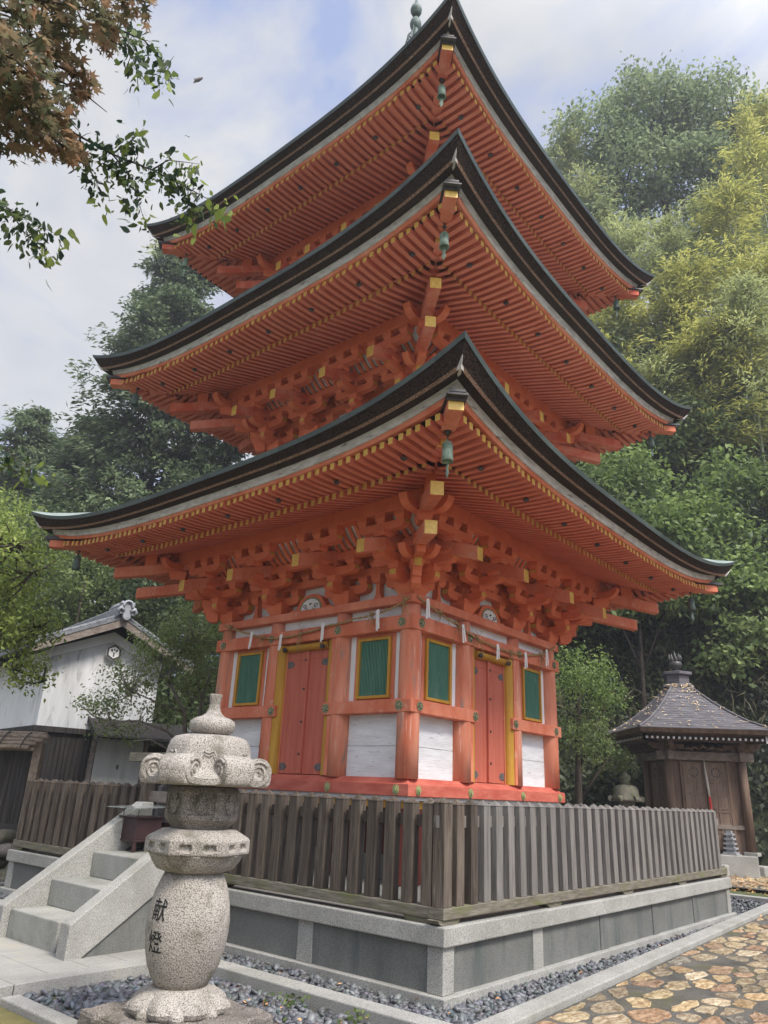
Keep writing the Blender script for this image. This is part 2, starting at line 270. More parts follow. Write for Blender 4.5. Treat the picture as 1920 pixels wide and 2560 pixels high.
def thing(name, label, cat, loc=(0, 0, 0), group=None):
    o = bpy.data.objects.new(name, None); COL.objects.link(o); o.location = loc; o.empty_display_size = .2
    return tag(o, label, cat, group)
def dup(o, parent=None, loc=None):
    c = o.copy(); COL.objects.link(c)
    if parent is not None: c.parent = parent
    if loc is not None: c.location = loc
    for ch in list(o.children): dup(ch, c)
    return c
def rebase(root):
    """children were modelled in world coordinates: keep them there while the Empty sits at its base"""
    for c in root.children: c.matrix_parent_inverse = Matrix.Translation(-root.location)
def quads(name, V, shade, mats, parent=None, smooth=False):
    """V: (n,k,3) polygons as one mesh with a 'shade' colour or float per polygon"""
    n, k = V.shape[:2]; me = bpy.data.meshes.new(name)
    me.vertices.add(n*k); me.vertices.foreach_set('co', V.reshape(-1).astype(np.float32))
    me.loops.add(n*k); me.loops.foreach_set('vertex_index', np.arange(n*k, dtype=np.int32))
    me.polygons.add(n); me.polygons.foreach_set('loop_start', (np.arange(n)*k).astype(np.int32)); me.polygons.foreach_set('loop_total', np.full(n, k, np.int32))
    me.update(calc_edges=True)
    shade = np.asarray(shade, np.float32)
    if shade.ndim == 1: a = me.attributes.new('shade', 'FLOAT', 'POINT'); a.data.foreach_set('value', np.repeat(shade, k))
    else:
        a = me.attributes.new('shade', 'FLOAT_COLOR', 'POINT'); a.data.foreach_set('color', np.repeat(np.c_[shade, np.ones(n)], k, 0).reshape(-1).astype(np.float32))
    me.materials.append(mats); o = bpy.data.objects.new(name, me); COL.objects.link(o)
    if parent: o.parent = parent
    return o
def unit(a): return a/(np.linalg.norm(a, axis=-1, keepdims=True)+1e-9)
def leaves(P, Nrm, size, aspect=.45, droop=0., jitter=.9, shape='leaf', D=None):
    """leaf polygons at P with normals scattered about Nrm; returns (n,4,3)"""
    n = len(P); nr = unit(Nrm+RNG.normal(0, jitter, (n, 3))); d = RNG.normal(0, 1, (n, 3)) if D is None else D+RNG.normal(0, .35, (n, 3)); d[:, 2] -= droop
    d = unit(d-nr*(d*nr).sum(1, keepdims=True)); w = np.cross(nr, d); sz = (size*RNG.uniform(.65, 1.25, n))[:, None]
    fold = nr*sz*.10
    return np.stack([P, P+d*sz*.45+w*sz*aspect*.5+fold, P+d*sz, P+d*sz*.45-w*sz*aspect*.5+fold], 1)
def crown(ells, clumps, per, sig, shell=.55, flat=1.):
    """clumped points inside ellipsoids [(centre, radii)]"""
    Pc, Nc, C = [], [], []
    for (c, r), k in zip(ells, clumps):
        d = unit(RNG.normal(0, 1, (k, 3))); rad = RNG.uniform(shell**3, 1, (k, 1))**(1/3); cc = np.array(c)+d*rad*np.array(r); C.append(cc)
        p = np.repeat(cc, per, 0)+RNG.normal(0, 1, (k*per, 3))*np.array([sig, sig, sig*flat]); Pc.append(p)
        Nc.append(np.repeat(d, per, 0)*.5+np.array([0, 0, .7]))
    return np.concatenate(Pc), np.concatenate(Nc), np.concatenate(C)
def clump_shade(n, per, lo=.0, hi=1.): return np.clip(np.repeat(RNG.uniform(lo, hi, n), per)*.55+RNG.uniform(0, .5, n*per), 0, 1)

# ================================================================== PAGODA
def side(k):
    return [lambda u, v, z: (u, -v, z), lambda u, v, z: (-v, -u, z), lambda u, v, z: (-u, v, z), lambda u, v, z: (v, u, z)][k]
def diag(c):
    sx, sy = [(-1, -1), (1, -1), (1, 1), (-1, 1)][c]
    a = math.sqrt(.5)
    return lambda q, s, z: (sx*q-sy*s*a, sy*q+sx*s*a, z)
def ring(mb, prof, m=0):
    n = len(prof); o = len(mb.v); cs = [(-1, -1), (1, -1), (1, 1), (-1, 1)]
    for v, z in prof:
        for a, b in cs: mb.v.append((a*v, b*v, z))
    for i in range(n):
        j = (i+1) % n
        for k in range(4): mb.f.append([o+i*4+k, o+i*4+(k+1) % 4, o+j*4+(k+1) % 4, o+j*4+k]); mb.m.append(m); mb.s.append(False)
def rect(v0, v1, z0, z1): return [(v0, z0), (v1, z0), (v1, z1), (v0, z1)]
def simple(name, fn, mats, parent, bevel=0):
    mb = MB(); fn(mb); return mb.build(name, mats, parent, bevel)
pag = thing('pagoda', 'tall three storey vermilion pagoda with swept bark roofs behind the picket fence', 'pagoda', (0, 0, 0))
CU = [-1.93, -.715, .715, 1.93]
# floor and the space beneath it
simple('floor_edge', lambda b: ring(b, rect(1.2, 2.03, .955, 1.0)), WHITEP, pag)
simple('floor_trim', lambda b: ring(b, rect(1.2, 1.97, .86, .952)), YELF, pag)
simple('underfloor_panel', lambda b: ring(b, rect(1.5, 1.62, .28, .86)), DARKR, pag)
simple('underfloor_base', lambda b: ring(b, rect(1.5, 1.7, .0, .28)), GRANP, pag)
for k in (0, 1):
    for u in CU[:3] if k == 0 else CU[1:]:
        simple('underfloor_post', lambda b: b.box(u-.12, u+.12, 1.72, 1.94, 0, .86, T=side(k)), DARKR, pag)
# ground sill, waist beams, tie beam, head plate
def sill(b): ring(b, [(1.7, 1.003), (2.097, 1.003), (2.097, 1.150), (2.045, 1.162), (2.0, 1.222), (1.7, 1.222)])
SL = simple('ground_sill', sill, SILLR, pag, .008)
tie = simple('tie_beam', lambda b: ring(b, rect(1.80, 2.09, 3.108, 3.305)), VERM, pag, .012)
head = simple('head_plate', lambda b: ring(b, rect(1.72, 2.091, 3.467, 3.592)), VERM, pag, .012)
# columns
done = set()
for k in range(4):
    for u in CU:
        x, y, _ = side(k)(u, 1.93, 0); key = (round(x, 2), round(y, 2))
        if key in done: continue
        done.add(key)
        mb = MB(); pr = [(.149, 1.21), (.149, 1.9), (.146, 2.8), (.138, 3.2), (.13, 3.47)]
        mb.lathe(pr, 28, (x, y, 0)); mb.build('column', VERMC, pag)
def medal(b, T, u, v, z, r=.062, lobes=6):
    n = 18; pts = []
    for j in range(n):
        t = 2*math.pi*j/n; q = r*(1+.06*math.cos(lobes*t)); pts.append((q*math.cos(t), q*math.sin(t)))
    b.prism(pts, lambda a, c: T(u+a, v+.012, z+c), lambda a, c: T(u+a, v-.005, z+c), 0)
    b.prism([(p*.36, q*.36) for p, q in pts], lambda a, c: T(u+a, v+.026, z+c), lambda a, c: T(u+a, v+.01, z+c), 0)
    for j in range(6):
        t = 2*math.pi*j/6+.26; cx, cz = r*.66*math.cos(t), r*.66*math.sin(t); h = [(cx+.011*math.cos(s), cz+.011*math.sin(s)) for s in (0, 1.05, 2.1, 3.14, 4.2, 5.2)]
        b.prism(h, lambda a, c: T(u+a, v+.0145, z+c), lambda a, c: T(u+a, v+.005, z+c), 1)
def boss(b, T, u, v, z):
    for r, d in ((.062, .012), (.045, .024), (.026, .038)):
        pts = [(r*.8*math.cos(2*math.pi*j/18), r*math.sin(2*math.pi*j/18)) for j in range(18)]
        b.prism(pts, lambda a, c: T(u+a, v+d, z+c), lambda a, c: T(u+a, v-.004, z+c), 0)
for k in (0, 1):
    T = side(k); sg = -1 if k == 0 else 1
    for u in (-1.90, -.715, .715, 1.90):
        simple('medallion', lambda b: medal(b, T, u, 2.09, 3.205), [BRASS, IRON], tie)
        simple('sill_boss', lambda b: boss(b, T, u, 2.097, 1.075), BRASSG, SL)
for k in range(4):
    T = side(k)
    # waist beams either side of the door
    for a, b_ in ((-2.086, -.50), (.50, 2.086)):
        def wb(b):
            lo, hi = a, b_
            p = [T(lo if lo > -2 else lo, 2.086, 2.022), T(hi, 2.086, 2.022), T(hi if hi < 2 else 1.72, 1.72, 2.022), T(lo if lo > -2 else -1.72, 1.72, 2.022)]
            b.hexa(p+[(x, y, 2.192) for x, y, _ in p])
        wbo = simple('waist_beam', wb, VERM, pag, .010)
        if k < 2:
            for u in ((a+.19, b_-.07) if a < -1 else (a+.07, b_-.19)):
                simple('medallion', lambda b: medal(b, T, u, 2.086, 2.107), [BRASS, IRON], wbo)
    # white boards
    for a, b_ in ((-1.80, -.83), (.83, 1.80)):
        simple('wall_board', lambda b: (b.box(a, b_, 1.80, 1.90, 1.20, 1.612, T=T), b.box(a, b_, 1.80, 1.897, 1.618, 2.03, T=T)), WHITE, pag)
    for a, b_ in ((-1.80, -.83), (-.6, .6), (.83, 1.80)):
        simple('frieze_board', lambda b: b.box(a, b_, 1.80, 1.94, 3.29, 3.48, T=T), WHITE, pag)
    # window bays
    for c in (-1.3225, 1.3225):
        for q in (-.47, .365): simple('white_strip', lambda b: b.box(c+q, c+q+.105, 1.80, 1.935, 2.18, 3.12, T=T), WHITEP, pag)
        def fr(b):
            b.box(c-.365, c-.30, 1.80, 1.945, 2.18, 3.12, T=T); b.box(c+.30, c+.365, 1.80, 1.945, 2.18, 3.12, T=T)
            b.box(c-.30, c+.30, 1.80, 1.943, 3.065, 3.12, T=T); b.box(c-.30, c+.30, 1.80, 1.943, 2.18, 2.225, T=T)
        simple('window_surround', fr, VERM, pag, .004)
        w = MB(); a0, a1, z0, z1, t = c-.30, c+.30, 2.225, 3.065, .042
        w.box(a0, a0+t, 1.85, 1.985, z0, z1, T=T); w.box(a1-t, a1, 1.85, 1.985, z0, z1, T=T); w.box(a0+t, a1-t, 1.85, 1.983, z0, z0+t, T=T); w.box(a0+t, a1-t, 1.85, 1.983, z1-t, z1, T=T)
        wo = w.build('window_frame', YELF, pag, .006)
        g = MB(); g.box(a0+t, a1-t, 1.84, 1.915, z0+t, z1-t, T=T)
        nb = 19; st = (a1-a0-2*t)/nb
        for i in range(nb):
            uu = a0+t+st*(i+.5); hw = st*.34
            g.prism([(uu-hw, 1.914), (uu-hw*.6, 1.956), (uu+hw*.6, 1.956), (uu+hw, 1.914)], lambda p, q: T(p, q, z0+t), lambda p, q: T(p, q, z1-t))
        g.build('window_lattice', GREEN, wo)
    # door
    dj = MB(); dj.box(-.555, -.44, 1.80, 1.96, 1.22, 3.12, T=T); dj.box(.44, .555, 1.80, 1.96, 1.22, 3.12, T=T); dj.box(-.44, .44, 1.80, 1.958, 3.02, 3.12, T=T)
    dj.box(-.67, -.577, 1.9, 2.06, 1.222, 3.108, T=T); dj.box(.577, .67, 1.9, 2.06, 1.222, 3.108, T=T)
    dj.build('door_post', VERM, pag, .006)
    arc = [(.452+.155*math.sin(t), 2.068-.10*math.cos(t)) for t in np.linspace(0, math.pi/2, 6)]  # bulging jamb, its painted face towards the opening
    jy = MB()
    for s in (-1, 1):
        pl = [(.455, 1.90)]+[(.455+.12*(1-math.cos(t)), 1.965+.080*math.sin(t)) for t in np.linspace(0, math.pi/2, 6)]+[(.575, 1.90)]
        jy.prism([(s*p, q) for p, q in pl], lambda p, q: T(p, q, 1.222), lambda p, q: T(p, q, 3.10))
    pl = [(2.995, 1.90), (2.985, 1.965)]+[(3.04-.055*math.cos(t), 1.965+.10*math.sin(t)) for t in np.linspace(.2, math.pi-.2, 8)]+[(3.10, 1.90)]
    jy.prism(pl, lambda z, q: T(-.448, q, z), lambda z, q: T(.448, q, z))
    jy.build('door_frame', YELF, pag)
    for s in (-1, 1):
        lf = MB(); a, b_ = (-.436, -.006) if s < 0 else (.006, .436)
        lf.box(a, b_, 1.84, 1.945, 1.232, 2.985, T=T); lf.box(a+.03 if s < 0 else a+.05, b_-.05 if s < 0 else b_-.03, 1.9, 1.952, 2.86, 2.865, T=T)
        leaf = lf.build('door_leaf', VERMD, pag, .005)
        if s > 0 and k < 2:
            simple('door_batten', lambda b: b.box(-.055, .045, 1.93, 1.985, 1.235, 2.98, T=T), VERMD, leaf, .006)
            def st(b):
                for z in (1.50, 1.95, 2.42, 2.85): b.prism([(.017*math.cos(t), .017*math.sin(t)) for t in np.linspace(0, 6.28, 8)[:-1]], lambda a, c: T(-.005+a, 1.998, z+c), lambda a, c: T(-.005+a, 1.98, z+c))
            simple('door_stud', st, IRON, leaf)
        if k < 2:
            for z in (1.33, 2.80):
                e = .43*s; d = -s
                simple('hinge_plate', lambda b: b.prism([(e, z-.05), (e+d*.10, z-.05), (e+d*.13, z-.02), (e+d*.15, z), (e+d*.13, z+.02), (e+d*.10, z+.05), (e, z+.05)], lambda a, c: T(a, 1.951, c), lambda a, c: T(a, 1.94, c)), IRONG, leaf)
            simple('pivot_cap', lambda b: b.tube([T(s*.40, 1.99, 3.035), T(s*.40, 2.09, 3.005), T(s*.40, 2.105, 3.0)], [.030, .038, .022], 12), IRON, pag)
# --------------------------------------------------------- one storey of brackets and eaves
LINES = dict(A=(4.56, 5.385, 4.42, 4.92), B=(4.54, 5.325, 4.40, 4.865), C1=(4.425, 5.125, 4.30, 4.81), C=(4.40, 5.08, 4.28, 4.785), D=(4.26, 5.08, 4.17, 4.775), E=(4.235, 4.99, 4.135, 4.685), F=(4.195, 4.92, 4.09, 4.652), G=(4.10, 4.92, 4.0, 4.655))
SS = np.sign(np.linspace(-1, 1, 61))*np.abs(np.linspace(-1, 1, 61))**.8
rafters_left = MB(); rafter_count = 0
EPS = 0.
def arm(b, T, c0, a, z0, z1, w, along):
    w = w+2*EPS; z0 -= EPS; z1 += EPS; a += EPS*3
    pl = [(-a, z1), (-a, z0+.060), (-a+.02, z0+.028), (-a+.055, z0+.008), (-a+.11, z0), (a-.11, z0), (a-.055, z0+.008), (a-.02, z0+.028), (a, z0+.060), (a, z1)]
    if along == 'u': b.prism(pl, lambda p, z: T(c0[0]+p, c0[1]+w/2, z), lambda p, z: T(c0[0]+p, c0[1]-w/2, z), 0)
    else: b.prism(pl, lambda p, z: T(c0[0]+w/2, c0[1]+p, z), lambda p, z: T(c0[0]-w/2, c0[1]+p, z), 0)
    if along == 'u':
        for s in (-1, 1): b.box(c0[0]+s*(a+.002)-.002, c0[0]+s*(a+.002)+.002, c0[1]-w/2+.01, c0[1]+w/2-.01, z0+.062, z1-.006, 1, T)
    else: b.box(c0[0]-w/2+.01, c0[0]+w/2-.01, c0[1]+a, c0[1]+a+.004, z0+.062, z1-.006, 1, T)
def block(b, T, u, v, z0, h=.11, w=.17, w0=.115):
    w += 2*EPS; w0 += 2*EPS; z0 -= EPS; h += EPS
    p = []
    for (ww, z) in ((w0, z0), (w, z0+h*.5), (w, z0+h)):
        p.append([T(u-ww/2, v-ww/2, z), T(u+ww/2, v-ww/2, z), T(u+ww/2, v+ww/2, z), T(u-ww/2, v+ww/2, z)])
    b.hexa(p[0]+p[1]); b.hexa(p[1]+[(x, y, z) for x, y, z in p[2]])
def storey(n, dt, dz, cols):
    global rafter_count, EPS
    V0, V1, V2, VP = 1.93-dt, 2.23-dt, 2.53-dt, 2.60-dt; z = lambda q: q+dz
    eave = 4.42-dt
    if n > 1:
        simple('storey_wall', lambda b: ring(b, rect(V0-.25, V0-.08, z(2.9), z(4.7))), WHITE, pag)
        simple('head_plate', lambda b: ring(b, rect(V0-.2, V0+.16, z(3.467), z(3.592))), VERM, pag, .01)
        simple('tie_beam', lambda b: ring(b, rect(V0-.1, V0+.14, z(3.108), z(3.305))), VERM, pag, .01)
        simple('base_plate', lambda b: ring(b, rect(V0-.1, V0+.20, z(2.84), z(2.93))), VERMB, pag, .01)
        d = set()
        for k in range(4):
            for u in cols:
                x, y, _ = side(k)(u, V0, 0)
                if (round(x, 2), round(y, 2)) in d: continue
                d.add((round(x, 2), round(y, 2))); mb = MB(); mb.lathe([(.15, z(2.9)), (.15, z(3.47))], 20, (x, y, 0)); mb.build('column', VERMC, pag)
    else:
        simple('storey_wall', lambda b: ring(b, rect(V0-.25, V0-.08, z(3.59), z(4.7))), WHITE, pag)
    simple('wall_beam', lambda b: ring(b, rect(V0-.07, V0+.06, z(3.985), z(4.095))), VERMB, pag, .006)
    simple('wall_beam', lambda b: ring(b, rect(V0-.07, V0+.06, z(4.205), z(4.31))), VERMB, pag, .006)
    simple('wall_beam', lambda b: ring(b, rect(V0-.07, V0+.06, z(4.42), z(4.60))), VERMB, pag, .006)
    simple('step_beam', lambda b: ring(b, rect(V1-.055, V1+.055, z(4.205), z(4.32))), VERMB, pag, .006)
    simple('eave_purlin', lambda b: ring(b, rect(VP-.085, VP+.085, z(4.575), z(4.80))), VERMB, pag, .01)
    # lattice ceiling and ribbed cove
    cl = MB(); ring(cl, rect(V0, V1, z(4.345), z(4.36)))
    for k in range(4):
        T = side(k)
        for i in range(int(2*V1/.11)):
            u = -V1+.11*i+.05
            if abs(u) < V0: cl.box(u-.018, u+.018, V0, V1, z(4.30), z(4.344), T=T)
        for q in (.10, .20): cl.box(-V0, V0, V0+q-.018, V0+q+.018, z(4.302), z(4.343), T=T)
    cl.build('lattice_ceiling', VERMB, pag)
    cv = MB(); ri = MB()
    for k in range(4):
        T = side(k); pr = [(V1+.03, 4.33), (V1+.10, 4.36), (V1+.20, 4.44), (VP-.07, 4.57)]
        cv.strip([T(s*pr[0][0], pr[0][0], z(pr[0][1]+.03)) for s in (-1, 1)], [T(s*pr[-1][0], pr[-1][0], z(pr[-1][1]+.03)) for s in (-1, 1)])
        m = int(2*V1/.125)
        for i in range(m+1):
            u = -V1+2*V1*i/m
            ri.poly_bar([(u, v, z(zz-.02)) for v, zz in pr], .06, .045, T=T)
    cv.build('cove_board', WHITEP, pag); ri.build('cove_rib', VERMB, pag)
    # bracket sets
    for k in range(4):
        T = side(k)
        for u in cols:
            b = MB(); corner = abs(u) > cols[-1]-.01; EPS = .0035 if u < -cols[-1]+.01 else 0.
            for (w0, w1, a, c_) in ((.25+2*EPS, .36+2*EPS, 3.594, 3.70), (.36+2*EPS, .36+2*EPS, 3.70, 3.775)):
                p = [[T(u-w/2, V0-w/2, z(h)+EPS), T(u+w/2, V0-w/2, z(h)+EPS), T(u+w/2, V0+w/2, z(h)+EPS), T(u-w/2, V0+w/2, z(h)+EPS)] for w, h in ((w0, a), (w1, c_))]
                b.hexa(p[0]+p[1])
            arm(b, T, (u, V0), .43, z(3.745), z(3.875), .12, 'u'); arm(b, T, (u, V0), .40, z(3.748), z(3.872), .12, 'v')
            for q in (-.35, 0, .35): block(b, T, u+q, V0, z(3.873))
            block(b, T, u, V1, z(3.870))
            arm(b, T, (u, V0), .64, z(3.982), z(4.098), .118, 'u')
            arm(b, T, (u, V1), .43, z(3.98), z(4.10), .11, 'u'); arm(b, T, (u, V0+.1), .62, z(3.978), z(4.094), .12, 'v')
            for q in (-.56, -.28, 0, .28, .56): block(b, T, u+q, V0, z(4.097)); block(b, T, u+q, V0, z(4.308))
            for q in (-.35, 0, .35): block(b, T, u+q, V1, z(4.10), .108)
            block(b, T, u, V2, z(4.088), .07, .18, .13)
            # small nose under the tail
            arm(b, T, (u, VP), .40, z(4.335), z(4.445), .12, 'u'); block(b, T, u, VP, z(4.26), .078, .19, .15)
            for q in (-.33, 0, .33): block(b, T, u+q, VP, z(4.444), .132, .17, .12)
            bs = b.build('bracket_set', [VERMB, YEL], pag)
            t = MB(); e = 3.05-dt
            t.poly_bar([(u, V0-.1, z(4.30)), (u, V0+.35, z(4.175)), (u, V0+.75, z(4.045)), (u, e, z(3.925))], .135, .185, 0, 1, T=T)
            t.build('tail_rafter', [TAILW if n > 1 else VERM, YEL], bs, .006)
    # corner tails and hip rafters
    EPS = .0017
    for c in range(4):
        T = diag(c); b = MB()
        def dbar(mb, q0, z0, q1, z1, w, h, mend=None, mid=None, m=0):
            pts = [T(q0, 0, z(z0))]+([T(mid[0], 0, z(mid[1]))] if mid else [])+[T(q1, 0, z(z1))]
            mb.poly_bar(pts, w, h, m, mend)
        dbar(b, V0-.1, 3.748, V0+.36, 3.748, .12, .125); dbar(b, V0-.1, 3.978, V0+.60, 3.978, .12, .116)
        for q, zz in ((V0+.30, 3.873), (V0+.30, 4.10), (V0+.55, 4.095)): block(b, lambda u, v, zq: T(v, u, zq), 0, q, z(zz), .10, .18, .13)
        nose = [(V0+.18, 3.62), (V0+.26, 3.60), (V0+.32, 3.66), (V0+.33, 3.76), (V0+.38, 3.86), (V0+.40, 4.0), (V0+.30, 4.05), (V0+.16, 4.0)]
        b.prism(nose, lambda q, zz: T(q, .062, z(zz)), lambda q, zz: T(q, -.062, z(zz)))
        b.box(V0+.41, V0+.415, -.05, .05, z(3.87), z(4.05), 1, T); 
        block(b, lambda u, v, zq: T(v, u, zq), 0, VP+.05, z(4.30), .14, .20, .16)
        # curled noses of the two purlin arms crossing on the corner
        for sx in (-1, 1):
            cur = [(0, 0), (.30, 0), (.38, .03), (.44, .09), (.47, .17), (.41, .17), (.36, .13), (.28, .12), (0, .12)]
            k0 = {0: (0, -1), 1: (0, 1), 2: (2, -1), 3: (2, 1)}[c]; k1 = {0: (1, 1), 1: (3, -1), 2: (3, 1), 3: (1, -1)}[c]
            kk, sg = k0 if sx < 0 else k1; Ts = side(kk)
            b.prism(cur, lambda p, q: Ts(sg*(VP+p-.02), VP+.065, z(4.44+q)), lambda p, q: Ts(sg*(VP+p-.02), VP-.065, z(4.44+q)))
            b.prism(cur, lambda p, q: Ts(sg*(V1+p*.8-.02), V1+.06, z(3.985+q*.9)), lambda p, q: Ts(sg*(V1+p*.8-.02), V1-.06, z(3.985+q*.9)))
        bs = b.build('corner_bracket_set', [VERMB, YEL], pag)
        t = MB(); dbar(t, V0-.1, 4.28, 3.11-dt, 3.935, .155, .175, 1, (V0+.65, 4.06)); t.build('tail_rafter', [TAILW if n > 1 else VERM, GOLD], bs, .006)
        t = MB(); dbar(t, V1, 4.57, 3.41-dt, 4.265, .16, .175, 1, (VP+.35, 4.36)); t.build('tail_rafter', [TAILW if n > 1 else VERM, GOLD], bs, .006)
        t = MB(); t.box(2.93-dt, 3.07-dt, -.06, .06, z(4.50), z(4.78), T=T); t.build('hip_post', VERMB, bs, .006)
        h = MB(); dbar(h, V0-.2, 5.06, 3.72-dt, 4.665, .165, .145, 1, (2.9-dt, 4.82)); h.build('hip_rafter', [VERMR, GOLD], pag, .006)
        h = MB(); pts = [T(3.05-dt, 0, z(4.86)), T(3.6-dt, 0, z(4.775)), T(3.95-dt, 0, z(4.735)), T(4.235-dt, 0, z(4.735))]; h.poly_bar(pts, .165, .125, 0, 1)
        fh = h.build('flying_hip_rafter', [TAILW if n > 2 else VERM, GOLD], pag, .006)
        cp = MB(); cp.poly_bar([T(3.98-dt, 0, z(4.868)), T(4.30-dt, 0, z(4.868))], .225, .022); cp.poly_bar([T(3.98-dt, 0, z(4.892)), T(4.30-dt, 0, z(4.90))], .16, .03); cp.poly_bar([T(4.236-dt, 0, z(4.835)), T(4.255-dt, 0, z(4.835))], .20, .04); cp.build('hip_end_cap', IRON, fh)
    # eaves -------------------------------------------------------------
    roof = None
    def ln(key, k):
        c, cz, m, zm = LINES[key]; c -= dt; m -= dt; T = side(k); P = []
        for s in SS:
            a = abs(s); v = m+(c-m)*a**2.6; P.append(T(s*c*(1-(1-v/c)*0), v, z(zm+(cz-zm)*a**3.7)))
        return P
    # roof surface
    rs = MB(); inner = (1.62-dt if n < 3 else .28); zi = (6.42 if n < 3 else 7.75)
    for k in range(4):
        A = ln('A', k); T = side(k); prev = A
        for j in range(1, 13):
            t = j/12; row = []
            for i, s in enumerate(SS):
                a = abs(s); c = LINES['A'][0]-dt; v = LINES['A'][2]-dt+(c-LINES['A'][2]+dt)*a**2.6; zz = LINES['A'][3]+(LINES['A'][1]-LINES['A'][3])*a**3.7*(1-t)**1.6
                row.append(T(s*(c+(inner-c)*t), v+(inner-v)*t, z(zz+(zi-LINES['A'][3])*t**1.35)))
            rs.strip(prev, row); prev = row
    roof = rs.build('roof', COPPERT, pag)
    e = MB()
    for k in range(4): e.strip(ln('A', k), ln('B', k))
    e.build('copper_edging', COPPER, roof)
    e = MB()
    for k in range(4): e.strip([(x*.9985, y*.9985, q) for x, y, q in ln('B', k)], ln('C1', k)); 
    e.build('bark_thatch', BARK, roof)
    e = MB()
    for k in range(4): e.strip(ln('C1', k), ln('C', k))
    e.build('bark_rim', BARKE, roof)
    e = MB()
    for k in range(4): e.strip(ln('C', k), ln('D', k))
    e.build('bark_underside', BARKU, roof)
    for c in range(2 if n > 1 else 4):
        pass
    # grey corner wedge in the bark, at each corner
    wd = MB()
    for c in range(4):
        T = diag(c); q = 4.40-dt
        wd.hexa([T(q-.02, -.040, z(5.075)), T(q+.012, 0, z(5.075)), T(q-.02, .040, z(5.075)), T(q-.10, 0, z(5.07)), T(q+.022, -.018, z(5.17)), T(q+.075, 0, z(5.19)), T(q+.022, .018, z(5.17)), T(q-.05, 0, z(5.17))])
    wd.build('corner_wedge', EAVEB, roof)
    e = MB()
    for k in range(4): e.strip(ln('D', k), ln('E', k))
    for k in range(4): e.strip(ln('E', k), [(x*.995, y*.995, q) for x, y, q in ln('E', k)])
    e.build('eave_board', EAVEB, roof)
    e = MB()
    for k in range(4):
        e.strip([(x*.995, y*.995, q) for x, y, q in ln('E', k)], ln('F', k)); e.strip(ln('F', k), ln('G', k))
    e.build('eave_trim', VERM, roof)
    # sheathing above the rafters
    bl = lambda u: .12*(abs(u)/(3.5-dt))**4; fl = lambda u: .20*(abs(u)/(4.12-dt))**4
    zb = lambda v, u: 4.522+(3.5-dt-v)*.289+bl(u)
    def zf(v, u): t = (v-3.3+dt)/.78; return 4.645-.115*t+.04*t*t+fl(u)*max(0, min(1, (v-3.1+dt)/.9))
    sh = MB()
    for k in range(4):
        T = side(k)
        def row(f, v, up_): return [T(s*v, v, z(f(v, s*v)+up_)) for s in SS]
        for a, b_ in ((1.8-dt, 2.4-dt), (2.4-dt, 3.0-dt), (3.0-dt, 3.5-dt)): sh.strip(row(zb, a, .083), row(zb, b_, .083))
        sh.strip(row(zb, 3.5-dt, .083), row(zf, 3.46-dt, .083))
        for a, b_ in ((3.46-dt, 3.75-dt), (3.75-dt, 4.04-dt)): sh.strip(row(zf, a, .083), row(zf, b_, .083))
    sh.build('eave_sheathing', VERMR, roof)
    ki = MB()
    for k in range(4):
        T = side(k); v0, v1 = 3.40-dt, 3.465-dt
        A = [T(s*v1, v1, z(zb(v1, s*v1)+.082)) for s in SS]; B = [T(s*v1, v1, z(zb(v1, s*v1)+.135)) for s in SS]; ki.strip(A, B); ki.strip(A, [T(s*v0, v0, z(zb(v0, s*v0)+.082)) for s in SS])
    ki.build('rafter_batten', VERMR, roof)
    sp = .131; cnt = int((4.06-dt)/sp)
    studs = []
    for k in range(4):
        T = side(k)
        for i in range(-cnt, cnt+1):
            u = i*sp; tgt = rafters_left
            individual = (n == 1 and ((k == 0 and i <= -cnt+50) or (k == 1 and i >= cnt-49)))
            if individual: tgt = MB()
            tip = 4.075-dt+.075*(abs(u)/(4.1-dt))**2.6+random.gauss(0, .006); u += random.gauss(0, .004); ju = random.gauss(0, .003)
            vs = max(3.34-dt, abs(u)+.05)
            if tip-vs > .06:
                pts = [(u, vs+(tip-vs)*t, z(zf(vs+(tip-vs)*t, u)+(.012*t**3)+ju*t)) for t in (0, .35, .7, 1)]
                tgt.poly_bar(pts, .066, .082, 0, 1, T=T)
            if individual: tgt.build('rafter', [VERMR, YEL], pag)
            vs = max(1.95-dt, abs(u)+.05)
            if 3.5-dt-vs > .06:
                rafters_left.poly_bar([(u, vs, z(zb(vs, u))), (u, 3.5-dt, z(zb(3.5-dt, u)))], .066, .083, 0, 2, T=T)
        if k < 2:
            for i in range(-3, 4):
                u = i*1.05*(4.1-dt)/4.1+.065; studs.append((T, u, 3.80-dt, z(zf(3.80-dt, u)-.012)))
    for T, u, v, q in studs:
        st = MB()
        if abs(u) < v-.2: st.tube([T(u, v, q+.05), T(u, v, q+.012), T(u, v, q-.004), T(u, v, q-.03)], [.012, .014, .045, .022], 8); st.build('rafter_clamp', IRON, roof)
    
    return roof
storey(1, 0, 0, CU)
storey(2, .33, 3.255, [-1.60, -.585, .585, 1.60])
storey(3, .67, 6.49, [-1.26, -.465, .465, 1.26])
YELD = mat('dull_ochre_end', (.56, .31, .07), (.68, .42, .12), .6, (6, 6, 6), bump=.05)
rl = rafters_left.build('rafter', [VERMR, YEL, YELD], pag); rl['kind'] = 'stuff'
